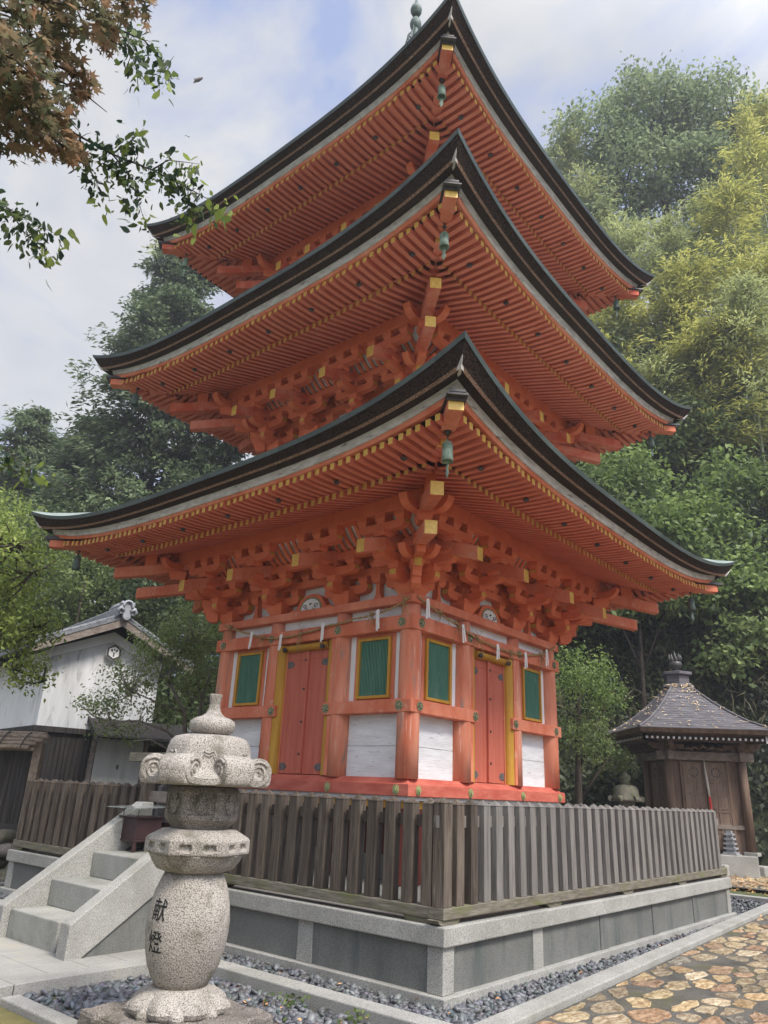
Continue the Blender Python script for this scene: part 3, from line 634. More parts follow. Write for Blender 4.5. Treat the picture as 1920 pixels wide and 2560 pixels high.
# struts and frog-leg carvings between head plate and brackets of the first storey
for k in (0, 1):
    T = side(k)
    for u in (-1.3225, 1.3225):
        pl = [(-.27, 3.593), (.27, 3.593), (.15, 3.64), (.085, 3.70), (.07, 3.78), (.07, 3.86), (-.07, 3.86), (-.07, 3.78), (-.085, 3.70), (-.15, 3.64)]
        simple('flared_strut', lambda b: (b.prism(pl, lambda a, q: T(u+a*.45, 1.955, q), lambda a, q: T(u+a*.45, 1.86, q)), block(b, T, u, 1.93, 3.86, .12)), VERMB, pag)
    fo = [(-.46, 3.594), (-.45, 3.64), (-.40, 3.66), (-.34, 3.64), (-.29, 3.70), (-.22, 3.80), (-.12, 3.85), (.0, 3.865), (.12, 3.85), (.22, 3.80), (.29, 3.70), (.34, 3.64), (.40, 3.66), (.45, 3.64), (.46, 3.594)]
    fr = simple('frog_leg_strut', lambda b: b.prism(fo, lambda a, q: T(a, 1.985, q), lambda a, q: T(a, 1.86, q)), VERMB, pag)
    fi = [(-.21, 3.596), (-.20, 3.67), (-.155, 3.745), (-.08, 3.785), (.0, 3.795), (.08, 3.785), (.155, 3.745), (.20, 3.67), (.21, 3.596)]
    simple('carving_border', lambda b: b.prism(fi, lambda a, q: T(a*1.14, 1.990, 3.596+(q-3.596)*1.10), lambda a, q: T(a*1.14, 1.97, 3.596+(q-3.596)*1.10)), BRASS, fr)
    simple('carving_panel', lambda b: b.prism(fi, lambda a, q: T(a*.98, 1.994, 3.597+(q-3.596)*.95), lambda a, q: T(a*.98, 1.97, 3.597+(q-3.596)*.95)), WHITEP, fr)
    for s_ in (-1, 1):
        def sw(b):
            b.tube([T(s_*(.115+(.045-.0032*j)*math.cos(j*.55)), 1.997, 3.665+(.045-.0032*j)*math.sin(j*.55)) for j in range(13)], .006, 5); b.tube([T(s_*.15, 1.996, 3.61), T(s_*.09, 1.997, 3.612), T(s_*.05, 1.997, 3.64)], [.008, .010, .004], 5)
        simple('carving_scroll', sw, INK, fr)
    simple('carving_dot', lambda b: b.tube([T(-.016, 1.997, 3.70), T(.016, 1.997, 3.712)], .013, 6), INK, fr)
# crowning spire
def spire(b):
    b.box(-.36, .36, -.36, .36, 14.1, 14.6); b.lathe([(.30, 14.6), (.42, 14.75), (.30, 14.95), (.10, 15.0), (.075, 18.9), (.06, 19.05)], 20)
    for i in range(9): b.lathe([(.30-.012*i, 15.25+.29*i), (.33-.012*i, 15.29+.29*i), (.30-.012*i, 15.33+.29*i)], 20)
sp = simple('spire', spire, BRONZED, pag)
simple('spire_ball', lambda b: b.lathe([(.06, 18.62), (.10, 18.66), (.135, 18.75), (.145, 18.83), (.125, 18.93), (.07, 19.0)], 20), BRONZED, sp)
simple('spire_ball', lambda b: b.lathe([(.055, 19.14), (.10, 19.18), (.14, 19.28), (.145, 19.34), (.12, 19.44), (.06, 19.5), (.02, 19.75), (.01, 20.0)], 20), BRONZED, sp)
def flame(b):
    for a in range(4):
        t = a*math.pi/2+.4; d = Vector((math.cos(t), math.sin(t), 0))
        for i in range(16):
            q = d*(.09+.012*(i % 3))+Vector((0, 0, 17.75+.05*i)); r = .17-.006*i
            b.tube([q, q+d*r*.55+Vector((0, 0, .06)), q+d*r+Vector((0, 0, .02)), q+d*r*.8+Vector((0, 0, .10))], [.011, .011, .010, .006], 5)
        b.tube([d*.30+Vector((0, 0, 17.7)), d*.27+Vector((0, 0, 18.1)), d*.18+Vector((0, 0, 18.5)), d*.08+Vector((0, 0, 18.62))], .012, 5)
simple('spire_flame', flame, BRONZED, sp)

# wind bells
bell_labels = {(1, 0): 'pale green bronze wind bell under the nearest tip of the lowest roof', (1, 3): 'dark wind bell under the left tip of the lowest roof, against green leaves', (1, 1): 'dark wind bell under the right tip of the lowest roof, before the dark slope',
               (2, 0): 'pale green bronze wind bell under the nearest tip of the middle roof', (2, 3): 'dark wind bell under the left tip of the middle roof, before the cypress', (2, 1): 'dark wind bell under the right tip of the middle roof, before the bamboo slope',
               (3, 0): 'pale green bronze wind bell under the nearest tip of the top roof', (3, 3): 'green wind bell under the left tip of the top roof, near the cypress top', (3, 1): 'dark wind bell under the right tip of the top roof, before the bamboo leaves'}
def make_bell(bm_):
    r = thing('wind_bell', '', 'wind bell')
    mb = MB(); mb.lathe([(.052, 0), (.030, -.03), (.018, -.06)], 10, (0, 0, .0)); mb.tube([(0, 0, -.04), (.004, 0, -.09), (0, .003, -.14)], .009, 6); mb.build('hook', IRON, r)
    mb = MB(); mb.lathe([(.024, -.145), (.048, -.15), (.058, -.17), (.061, -.22), (.066, -.33), (.074, -.405), (.070, -.405), (.058, -.33), (.05, -.2), (.03, -.16)], 24, m=0, rfun=lambda t, q: 1+(.04*abs(math.sin(2*t)) if q < -.3 else 0), cap=False)
    for zz in (-.185, -.20, -.24, -.345): mb.lathe([(.062+.03*max(0, -zz-.2)*.5, zz-.004), (.069+.03*max(0, -zz-.2)*.5, zz), (.062+.03*max(0, -zz-.2)*.5, zz+.004)], 24, cap=False)
    mb.tube([(-.015, 0, -.15), (-.018, 0, -.12), (0, 0, -.10), (.018, 0, -.12), (.015, 0, -.15)], .007, 6); mb.build('bell_body', bm_, r)
    mb = MB(); mb.tube([(0, 0, -.2), (0, 0, -.44)], .006, 6); pl = [(-.012, -.44), (.03, -.45), (.022, -.50), (.038, -.55), (.0, -.62), (-.03, -.56), (-.016, -.50), (-.03, -.46)]
    mb.prism(pl, lambda a, q: (a*.7, a*.7+.003, q), lambda a, q: (a*.7, a*.7-.003, q)); mb.build('wind_plate', bm_, r)
    r.scale = (.88, .88, .90)
    return r
pale, dark = make_bell(BRONZE), make_bell(BRONZED); first = {0: pale, 1: dark}
for (n, c), lab in bell_labels.items():
    src = 0 if c == 0 or (n, c) == (3, 3) else 1
    o = first.pop(src) if src in first else dup([pale, dark][src])
    dt, dz = [(0, 0), (.33, 3.255), (.67, 6.49)][n-1]; x, y, z_ = diag(c)(3.885-dt, 0, 4.742+dz)
    o.location = (x, y, z_); o.rotation_euler.z = .4*n+c; o['label'] = lab; o['group'] = 'wind bells under the roof corners'

# ================================================================== ROPE, STREAMERS
def ropepath(k, pts):
    T = side(k); return [T(*p) for p in pts]
ropeL = [(2.02, 2.10, 3.53), (1.78, 2.12, 3.42), (1.45, 2.12, 3.36), (1.05, 2.13, 3.33), (.55, 2.13, 3.285), (.0, 2.13, 3.225), (-.4, 2.13, 3.20), (-.85, 2.13, 3.23), (-1.2, 2.13, 3.33), (-1.55, 2.12, 3.43), (-1.92, 2.11, 3.55)]
ropeR = [(-2.02, 2.10, 3.55), (-1.72, 2.12, 3.46), (-1.4, 2.13, 3.38), (-1.0, 2.13, 3.31), (-.7, 2.13, 3.25), (-.3, 2.13, 3.20), (.2, 2.13, 3.18), (.7, 2.13, 3.20), (1.1, 2.13, 3.25), (1.5, 2.13, 3.36), (1.92, 2.12, 3.53)]
def twist(b, path, r=.011):
    P = [Vector(p) for p in path]; out = []
    for i in range(len(P)-1):
        for j in range(10): t = j/10; out.append(P[i].lerp(P[i+1], t)+Vector((0, 0, -.012*math.sin(math.pi*t))))
    out.append(P[-1])
    for ph in (0, math.pi):
        q = []
        for i, p in enumerate(out):
            a = i*1.1+ph; q.append(p+Vector((.006*math.cos(a), .006*math.cos(a), .008*math.sin(a))))
        b.tube(q, r, 5)
def tuft(b, p, out_, n=9, ln=.22):
    for i in range(n):
        e = Vector(p)+Vector((random.uniform(-.11, .11), random.uniform(-.11, .11), -random.uniform(.3, 1.0)*ln))+Vector(out_)*random.uniform(.0, .06)
        if i % 4 == 0: e.z = p[2]+random.uniform(-.02, .16)
        m = (Vector(p)+e)/2+Vector(out_)*.03; b.tube([p, m, e], [.0045, .0035, .002], 4)
for k, pts, lab, tu in ((1, ropeL, 'thin twisted straw rope strung along the left face of the pagoda under the brackets', [(1.98, 3.5), (1.40, 3.36), (.0, 3.22), (-.85, 3.24), (-1.70, 3.50)]), (0, ropeR, 'thin twisted straw rope strung along the right face of the pagoda under the brackets', [(-1.55, 3.42), (-1.15, 3.34), (-.62, 3.24), (.35, 3.18), (1.35, 3.30)])):
    T = side(k); r = thing('sacred_rope', lab, 'straw rope', T(0, 2.13, 3.2), 'straw ropes along the pagoda')
    b = MB(); twist(b, ropepath(k, pts)); b.build('cord', ROPE, r)
    for u, zz in tu:
        b = MB(); o0 = T(0, 1, 0); tuft(b, T(u, 2.135, zz), (o0[0], o0[1], 0), 11, .30); b.tube([T(u-.03, 2.14, zz+.012), T(u, 2.15, zz), T(u+.03, 2.14, zz-.01)], .02, 6); b.build('straw_tassel', ROPE, r)
    rebase(r)
strm = [(1, 1.52, 3.36, 'white paper streamer on the left rope, nearest the far left corner'), (1, .47, 3.275, 'white paper streamer on the left rope beside the left edge of the door frame'), (1, -.42, 3.20, 'white paper streamer on the left rope over the right half of the red door'), (1, -1.12, 3.31, 'white paper streamer on the left rope above the window beside the corner column'),
        (0, -1.86, 3.50, 'white paper streamer tied high at the near corner column on the right face'), (0, -1.0, 3.31, 'folded white paper streamer on the right rope above the first window'), (0, -.05, 3.19, 'white paper streamer on the right rope over the left door leaf'), (0, .80, 3.205, 'white paper streamer on the right rope at the column right of the door'), (0, 1.52, 3.37, 'white paper streamer on the right rope nearest the far right corner')]
for k, u, zz, lab in strm:
    T = side(k); b = MB(); v = 2.15; ln = random.uniform(.20, .27); w = .018; dx = random.uniform(-.02, .02)
    b.prism([(-.03, .035), (.02, .05), (.035, .0), (.0, -.03), (-.035, -.01)], lambda a, q: T(u+a, v+.012, zz+q), lambda a, q: T(u+a, v+.004, zz+q))
    b.prism([(-w-.012, -.0), (w-.014, 0), (w-.018+dx, -ln), (-w-.016+dx, -ln+.012)], lambda a, q: T(u+a, v+.010-.03*q, zz+q), lambda a, q: T(u+a, v+.006-.03*q, zz+q))
    b.prism([(-.002, -.01), (w+.012, -.01), (w+.020+dx, -ln*.86), (.006+dx, -ln*.9)], lambda a, q: T(u+a, v+.018-.05*q, zz+q), lambda a, q: T(u+a, v+.014-.05*q, zz+q))
    o = b.build('paper_streamer', PAPER); tag(o, lab, 'paper streamer', 'paper streamers on the straw ropes')

# ================================================================== STONE PLATFORM
plat = thing('stone_platform', 'square grey granite platform carrying the pagoda and its fence', 'platform', (0, 0, -.505))
simple('coping', lambda b: ring(b, rect(3.2, 4.0, -.153, 0)), GRAN, plat, .012)
simple('platform_floor', lambda b: b.box(-3.19, 3.19, -3.19, 3.19, -.15, -.012), GRANP, plat)
simple('core', lambda b: ring(b, rect(3.5, 3.945, -.505, -.154)), GRANP, plat)
simple('footing', lambda b: ring(b, rect(3.6, 4.02, -.75, -.506)), GRAN, plat, .008)
for k in range(4):
    T = side(k)
    for u in (-2.33, -.785, .785, 2.33): simple('pilaster', lambda b: b.box(u-.10, u+.10, 3.9, 3.958, -.505, -.155, T=T), GRANP if k == 0 and u > -2 else GRAN, plat, .004)
for sx, sy in ((-1, -1), (1, -1), (-1, 1), (1, 1)):
    simple('corner_pilaster', lambda b: b.box(*sorted((sx*3.80, sx*3.965)), *sorted((sy*3.80, sy*3.965)), -.505, -.155), GRAN, plat, .006)
rebase(plat)

# stairs up the left face
st = thing('stone_stairs', 'granite steps with sloping side walls leading to the pagoda platform', 'stairs', (-4.8, -.07, -.52))
for i, (x0, z0, z1) in enumerate(((-5.534, -.62, -.257), (-5.146, -.257, .003), (-4.70, .003, .262), (-3.98, .262, .52))):
    simple('step', lambda b: b.box(x0, x0+.5 if i < 2 else (-3.96 if i == 2 else -3.7), -.565, .435, z0, z1), GRANS, st, .012)
for y0, y1 in ((-.912, -.738), (.44, .615)):
    pl = [(-5.612, -.62), (-5.612, -.232), (-4.13, .80), (-3.985, .80), (-3.985, .46), (-5.44, -.52), (-5.44, -.62)]
    simple('side_wall', lambda b: b.prism(pl, lambda x, z: (x, y0, z), lambda x, z: (x, y1, z)), GRAN, st, .012)
    simple('side_panel', lambda b: b.prism([(-5.42, -.62), (-5.42, -.52), (-4.02, .42), (-4.02, -.62)], lambda x, z: (x, y0+.03, z), lambda x, z: (x, y1-.03, z)), GRANP, st)
rebase(st)

# offering box on the third step
ob = thing('offering_box', 'small dark maroon box on legs with a clear lid, on the upper granite step', 'box', (-4.2, .32, .262))
simple('case', lambda b: b.box(-4.375, -4.03, .15, .50, .395, .625), BOXM, ob, .006)
simple('lid', lambda b: b.box(-4.40, -4.01, .13, .52, .626, .648), BOXM, ob, .005)
simple('rail', lambda b: (b.box(-4.385, -4.02, .14, .51, .372, .394),), BOXM, ob, .004)
for x in (-4.375, -4.06):
    for y in (.15, .465): simple('leg', lambda b: b.box(x, x+.035, y, y+.035, .263, .372), BOXM, ob)
simple('rain_cover', lambda b: b.hexa([(-4.52, .02, .735), (-3.92, .02, .762), (-3.92, .62, .762), (-4.52, .62, .735), (-4.52, .02, .741), (-3.92, .02, .768), (-3.92, .62, .768), (-4.52, .62, .741)]), GLASS, ob)
for p in ((-4.36, .17), (-4.36, .48), (-4.05, .17), (-4.05, .48)): simple('cover_post', lambda b: b.tube([(p[0], p[1], .648), (p[0], p[1], .746)], .006, 6), IRON, ob)
rebase(ob)

# ================================================================== PICKET FENCES
def picket_mesh(name, mt, T, u, h0, h1, w=.115, d=.10, v=3.91):
    b = MB(); z0, z1 = h0, h1
    b.box(u-w/2, u+w/2, v-d/2, v+d/2, z0, z1, T=T)
    o = len(b.v); b.v += [T(u-w/2-.006, v-d/2-.006, z1), T(u+w/2+.006, v-d/2-.006, z1), T(u+w/2+.006, v+d/2+.006, z1), T(u-w/2-.006, v+d/2+.006, z1), T(u, v, z1+.052)]
    for f in ((0, 1, 4), (1, 2, 4), (2, 3, 4), (3, 0, 4), (3, 2, 1, 0)): b.f.append([o+i for i in f]); b.m.append(0); b.s.append(False)
    return b
def fence(label, k, us, u0, u1, mt, sillm, corner=None, bars=True, dark_until=None):
    T = side(k); f = thing('picket_fence', label, 'fence', T((u0+u1)/2, 3.9, 0), 'weathered picket fences round the pagoda')
    for u in us:
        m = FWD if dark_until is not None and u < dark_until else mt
        picket_mesh('picket', m, T, u, .1365, .962).build('picket', m, f, .004)
    simple('rail', lambda b: b.box(u0, u1, 3.865, 3.905, .765, .868, T=T), mt, f, .004)
    simple('sill_beam', lambda b: b.box(u0-(.0 if corner is None else 0), u1, 3.80, 3.965, .044, .1368, T=T), sillm, f, .008)
    n = max(2, int((u1-u0)/1.6)+1)
    for i in range(n):
        u = u0+.12+(u1-u0-.24)*i/(n-1)
        simple('sill_block', lambda b: b.prism([(-.17, .043), (.17, .043), (.15, .02), (.11, .003), (-.11, .003), (-.15, .02)], lambda a, z: T(u+a, 3.945, z), lambda a, z: T(u+a, 3.82, z)), FSILL, f)
    rebase(f); return f
usR = [-3.70+.2228*i for i in range(34)]
fence('long weathered picket fence along the right face of the platform, its grey pickets coloured paler for the brighter light there', 0, usR, -3.965, 3.965, FWL, FSILL, dark_until=-3.3)
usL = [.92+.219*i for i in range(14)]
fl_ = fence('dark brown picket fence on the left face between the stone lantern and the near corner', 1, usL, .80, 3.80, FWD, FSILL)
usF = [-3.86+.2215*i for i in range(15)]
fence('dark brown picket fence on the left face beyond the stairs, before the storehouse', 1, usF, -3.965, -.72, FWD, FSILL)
T0 = lambda u, v, z: (u, v, z)
cpm = picket_mesh('corner_post', FWD, T0, -3.90, .1365, .975, .125, .125, -3.90).build('corner_post', FWD, fl_, .004); cpm.matrix_parent_inverse = Matrix.Translation(-fl_.location)
bk = [-3.75+.25*i for i in range(31)]
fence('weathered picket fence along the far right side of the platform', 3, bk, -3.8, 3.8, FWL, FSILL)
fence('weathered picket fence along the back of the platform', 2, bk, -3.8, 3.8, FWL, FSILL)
# gate across the stairs
gt = thing('gate_frame', 'dark wooden gate frame with a lintel at the head of the stairs', 'gate', (-3.93, 0, 0))
for y in (.70, -.78): simple('post', lambda b: b.box(-4.0, -3.87, y-.065, y+.065, 0, 1.275), FWD, gt, .008)
simple('lintel', lambda b: b.box(-4.05, -3.83, -.86, 1.06, 1.275, 1.385), FSILL, gt, .01)
simple('gate_bar', lambda b: b.box(-3.94, -3.90, -.75, .66, .80, .93), WOODG, gt, .006)
simple('gate_bar', lambda b: b.box(-3.94, -3.90, -.75, .66, .50, .58), BOXM, gt, .006)
rebase(gt)

# ================================================================== GROUND
def sheet(name, poly, z, m, z0=None):
    b = MB()
    if z0 is None: b.add([(x, y, z) for x, y in poly], [list(range(len(poly)))])
    else: b.prism(poly, lambda x, y: (x, y, z), lambda x, y: (x, y, z0))
    o = b.build(name, m); o['kind'] = 'structure'; return o
FH = Vector((.7597, .6503, 0)); RH = Vector((.6503, -.7597, 0))
def hillh(x, y):
    p = Vector((x-CAM.x, y-CAM.y, 0)); r = p.dot(FH); l = p.dot(RH)
    wR = 1/(1+math.exp(-(l+5)/2.5)); r0 = 34*(1-wR)+25.0*wR
    r0 -= max(0, l-9)*.45 + 0
    t = r-r0
    if t <= 0: return -.64
    st_ = 7.5*wR+4.5*(1-wR); h = st_*(1-math.exp(-t/2.2))+(1.05*wR+.22*(1-wR))*min(max(0, t-1), 13)+.12*max(0, t-14)
    return -.64+h+.35*math.sin(x*.9+y*.4)*min(1, t/3)
gx = []
gb = MB(); lim = 80
us = np.concatenate([np.linspace(-lim, -45, 8), np.linspace(-42, 62, 100), np.linspace(66, lim, 5)])
idx = {}
for i, a in enumerate(us):
    for j, c in enumerate(us): gb.v.append((a, c, hillh(a, c)))
m = len(us)
for i in range(m-1):
    for j in range(m-1): gb.f.append([i*m+j, (i+1)*m+j, (i+1)*m+j+1, i*m+j+1]); gb.m.append(0); gb.s.append(True)
g = gb.build('ground', [SOIL, HILL], fix=False); g['kind'] = 'structure'
for p in g.data.polygons:
    c = p.center
    if c.z > -.45: p.material_index = 1
# kerbs round the pebble strip (the right one runs a little out of square)
KO = [(-4.655, -4.72), (7.05, -4.10), (7.05, 4.66), (-4.655, 4.66)]; KI = [(-4.45, -4.505), (6.86, -3.91), (6.86, 4.46), (-4.45, 4.46)]
kb = MB()
for i in range(4):
    j = (i+1) % 4; q = [(*KI[i], -.52), (*KI[j], -.52), (*KO[j], -.52), (*KO[i], -.52)]; kb.hexa([(x, y, -.70) for x, y, _ in q]+q)
o = kb.build('kerb', GRAN, bevel=.012); o['kind'] = 'structure'
# path slabs
pb = MB(); js = [-9.6, -8.7, -7.8, -7.06, -6.312, -5.93, -5.55, -5.17, -4.79, -4.66]
ys = [-1.248, -.952, -.70, -.30, .10, .55, 1.1]
for i in range(len(js)-1):
    for j in range(len(ys)-1):
        if js[i] > -5.4 and j > 0 and ys[j] < .5 and js[i] > -5.0: pass
        e = .0035; pb.box(js[i]+e, js[i+1]-e, ys[j]+e, ys[j+1]-e, -.70, -.522)
x = -10.2
for x1 in (-8.2, -6.316, -4.66): pb.box(x+.004, x1-.004, -1.452, -1.255, -.75, -.520); x = x1
o = pb.build('stone_path', mat('path_granite', (.28, .27, .245), (.37, .36, .33), .82, (1.6, 1.6, 1.6), speck=(150, (.62, .62, .61), .54), wear=(.36, .32, .24), wear_scale=(1.6, 1.6, 1.6), wear_at=(.58, .78), bump=.12, bscale=(140, 140, 140)), bevel=.006); o['kind'] = 'structure'
kb = MB(); kb.box(-6.465, -6.315, -4.6, -1.56, -.75, -.565); kb.box(-6.465, -4.66, -4.75, -4.6, -.75, -.565)
o = kb.build('kerb', GRAN, bevel=.012); o['kind'] = 'structure'
sheet('moss_ground', [(-14, -9), (-6.47, -9), (-6.47, -1.46), (-14, -1.46)], -.618, mat('wet_moss_ground', (.10, .092, .035), (.19, .165, .065), .6, (2.5, 2.5, 2.5), wear=(.32, .25, .09), wear_scale=(2.2, 2.2, 2.2), wear_at=(.62, .68), bump=.4, bscale=(20, 20, 20)))
sheet('stone_paving', [(-6.4, -30), (40, -30), (40, -2.2), (9.0, -1.2), (9, -4.0), (7.06, -4.112), (-4.66, -4.735), (-6.4, -4.765)], -.575, MORTAR)
# paving stones, each a low irregular slab
def pebbles(name, pts, size, flat, sh, m, zfun, sub=1, elong=(1.0, 1.7)):
    import bmesh
    bm = bmesh.new(); bmesh.ops.create_icosphere(bm, subdivisions=sub, radius=1); bv = np.array([v.co[:] for v in bm.verts]); bf = np.array([[v.index for v in f.verts] for f in bm.faces]); bm.free()
    n = len(pts); k = len(bv); ang = RNG.uniform(0, 6.28, n); sx = size*RNG.uniform(.7, 1.15, n); e = RNG.uniform(*elong, n); tilt = RNG.normal(0, .35, (n, 2))
    V = np.repeat(bv[None], n, 0); V = V*(1+RNG.normal(0, .06, (n, k, 1)))
    V = V*np.stack([sx*e, sx, sx*flat*RNG.uniform(.8, 1.2, n)], 1)[:, None, :]
    V[:, :, 2] += V[:, :, 0]*tilt[:, :1]+V[:, :, 1]*tilt[:, 1:]
    c, s = np.cos(ang)[:, None], np.sin(ang)[:, None]; X = V[:, :, 0]*c-V[:, :, 1]*s; Y = V[:, :, 0]*s+V[:, :, 1]*c
    V = np.stack([X+pts[:, :1], Y+pts[:, 1:2], V[:, :, 2]+zfun[:, None]], 2)
    me = bpy.data.meshes.new(name); F = (bf[None]+(np.arange(n)*k)[:, None, None]).reshape(-1, 3)
    me.vertices.add(n*k); me.vertices.foreach_set('co', V.reshape(-1)); me.loops.add(F.size); me.loops.foreach_set('vertex_index', F.reshape(-1).astype(np.int32))
    me.polygons.add(len(F)); me.polygons.foreach_set('loop_start', np.arange(0, F.size, 3, dtype=np.int32)); me.polygons.foreach_set('loop_total', np.full(len(F), 3, np.int32)); me.polygons.foreach_set('use_smooth', np.ones(len(F), bool)); me.update(calc_edges=True)
    a = me.attributes.new('shade', 'FLOAT_COLOR', 'POINT'); a.data.foreach_set('color', np.repeat(np.c_[sh, np.ones(n)], k, 0).reshape(-1).astype(np.float32)); me.materials.append(m)
    o = bpy.data.objects.new(name, me); COL.objects.link(o); return o
def grey(n):
    b = RNG.uniform(.55, 1.5, n)[:, None]; return np.clip(b*np.array([1, 1, 1])+RNG.normal(0, .05, (n, 3)), .2, 2)
def scatter(x0, x1, y0, y1, d, keep=None):
    n = int((x1-x0)*(y1-y0)*d); p = np.c_[RNG.uniform(x0, x1, n), RNG.uniform(y0, y1, n)]; return p if keep is None else p[keep(p)]
s1 = scatter(-4.45, -4.0, -4.5, 4.4, 1100); s2 = scatter(-4.0, 6.8, -4.5, -4.0, 780, lambda p: p[:, 1] > -4.505+(p[:, 0]+4.45)*.0526+.02); s2b = scatter(-4.3, 0, -4.5, -4.0, 400, lambda p: p[:, 1] > -4.47)
s3 = scatter(4.0, 6.86, -3.95, 2, 250, lambda p: p[:, 1] > -3.9)
P = np.concatenate([s1, s2, s2b, s3]); o = pebbles('pebble_bed', P, .031, .62, grey(len(P)), PEB, -.615+RNG.uniform(-.02, .045, len(P))); o['kind'] = 'stuff'
P = scatter(-6.31, -4.66, -4.55, -1.46, 900); o = pebbles('pebble_bed', P, .036, .60, grey(len(P)), PEB, -.655+RNG.uniform(-.02, .045, len(P))); o['kind'] = 'stuff'
sheet('pebble_bed_floor', [(-4.46, -4.52), (6.87, -3.92), (6.87, 4.5), (-4.46, 4.5)], -.632, SOIL); sheet('pebble_bed_floor', [(-6.4, -4.65), (-4.6, -4.65), (-4.6, -1.45), (-6.4, -1.45)], -.672, SOIL)
# paving stones: tightly fitted split slabs, each its own irregular outline, elongated along the kerb
def clip(poly, nx, ny, c):
    out = []
    for i in range(len(poly)):
        p, q = poly[i], poly[(i+1) % len(poly)]; a_, b_ = p[0]*nx+p[1]*ny-c, q[0]*nx+q[1]*ny-c
        if a_ <= 0: out.append(p)
        if a_*b_ < 0: t = a_/(a_-b_); out.append((p[0]+(q[0]-p[0])*t, p[1]+(q[1]-p[1])*t))
    return out
rng = random.Random(11); AX = 2.0; seeds = []; cell = {}
for _ in range(30000):
    x = (-6.6+rng.random()**1.25*25)/AX; y = -1.9-rng.random()**.8*9.5; dmin = rng.choice((.105, .135, .165, .205)); ci, cj = int(math.floor(x/.35)), int(math.floor(y/.35))
    if all((x-p)**2+(y-q)**2 > (max(dmin, d_))**2 for di in (-1, 0, 1) for dj in (-1, 0, 1) for p, q, d_ in cell.get((ci+di, cj+dj), ())):
        seeds.append((x, y)); cell.setdefault((ci, cj), []).append((x, y, dmin))
SA = np.array(seeds); V, F, Cc = [], [], []
pal = [(.47, .35, .21), (.44, .30, .20), (.46, .39, .27), (.54, .47, .36), (.38, .27, .19), (.32, .28, .21), (.49, .39, .25), (.30, .29, .26), (.45, .33, .23), (.41, .35, .23), (.49, .41, .29), (.36, .31, .235), (.29, .26, .20), (.40, .34, .25)]
for i, (x, y) in enumerate(seeds):
    d = np.hypot(SA[:, 0]-x, SA[:, 1]-y); nb_ = np.argsort(d)[1:22]; poly = [(x-.4, y-.4), (x+.4, y-.4), (x+.4, y+.4), (x-.4, y+.4)]; gap = rng.choice((.010, .016, .022, .030))
    for j in nb_:
        if d[j] > .8: break
        nx, ny = (SA[j]-np.array([x, y]))/d[j]; poly = clip(poly, nx, ny, (SA[j][0]+x)/2*nx+(SA[j][1]+y)/2*ny-gap)
        if len(poly) < 3: break
    if x*AX < 9.3 and len(poly) > 2: m_ = .053*AX; nn__ = math.hypot(m_, 1); poly = clip(poly, -m_/nn__, 1/nn__, (-4.735+4.655*.053-.03)/nn__)
    if len(poly) < 3 or rng.random() < .10: continue
    P = [(a_*AX, b_) for a_, b_ in poly]; cx = sum(p[0] for p in P)/len(P); cy = sum(p[1] for p in P)/len(P); lim_ = -4.735+(cx+4.655)*.053
    if max(p[0] for p in P)-min(p[0] for p in P) < .08 or max(p[1] for p in P)-min(p[1] for p in P) < .05: continue
    ring_ = []                                                    # rounded, chipped outline
    for j in range(len(P)):
        p, q = Vector(P[j]), Vector(P[(j+1) % len(P)]); L_ = (q-p).length; m_ = max(2, int(L_/.07))
        for t in range(m_):
            w_ = p.lerp(q, (t+.5)/m_); ring_.append(w_+Vector((rng.gauss(0, .010), rng.gauss(0, .009))))
    k = len(ring_)
    if k < 5: continue
    o = len(V); col = pal[rng.randrange(len(pal))]; br = rng.uniform(.72, 1.15); col = tuple(c*br for c in col); hz = rng.uniform(.006, .011); tl = (rng.gauss(0, .004), rng.gauss(0, .007))
    for f, z in ((1.0, -.582), (.985, -.575+hz*.5), (.90, -.575+hz), (.5, -.575+hz)):
        for p in ring_:
            dx, dy = (p.x-cx)*f, (p.y-cy)*f; V.append((cx+dx, cy+dy, z+(dx*tl[0]+dy*tl[1]+rng.gauss(0, .0022) if f < .97 else 0))); Cc.append((*col, 1))
    V.append((cx, cy, -.575+hz+rng.gauss(0, .002))); Cc.append((*col, 1))
    for r in range(3):
        for j in range(k): F.append([o+r*k+j, o+r*k+(j+1) % k, o+(r+1)*k+(j+1) % k, o+(r+1)*k+j])
    for j in range(k): F.append([o+3*k+j, o+3*k+(j+1) % k, o+4*k])
me = bpy.data.meshes.new('paving_stones'); me.from_pydata(V, [], F); a = me.attributes.new('shade', 'FLOAT_COLOR', 'POINT'); a.data.foreach_set('color', np.array(Cc, np.float32).reshape(-1)); me.materials.append(PAVE)
o = bpy.data.objects.new('paving_stones', me); COL.objects.link(o); o['kind'] = 'stuff'
# fallen leaves on the pebbles and far paving
def litter(name, pts, z, size, hue):
    n = len(pts); Pz = np.c_[pts, np.full(n, z)+RNG.uniform(0, .02, n)]; Vq = leaves(Pz, np.tile([0, 0, 1.], (n, 1)), size, .42, 0, .35)
    o = quads(name, Vq, np.array(hue)*RNG.uniform(.6, 1.25, (n, 1)), LITTER); o['kind'] = 'stuff'; return o
litter('fallen_leaves', np.concatenate([scatter(-4.45, -4.02, -4.4, 1, 9), scatter(-4, 6.5, -4.4, -4.05, 6), scatter(-5.4, -4.7, -4.4, -2.2, 22), scatter(-9, -5.6, -1.2, 1, 1)]), -.575, .06, (.75, .45, .25))
litter('fallen_leaves', scatter(5, 19, -7, 1.5, 9, lambda p: (p[:, 0] > 7.2)), -.565, .10, (.62, .42, .2))
litter('fallen_leaves', np.concatenate([scatter(7.5, 15, -5, -.5, 40)]), -.562, .08, (.5, .33, .17))
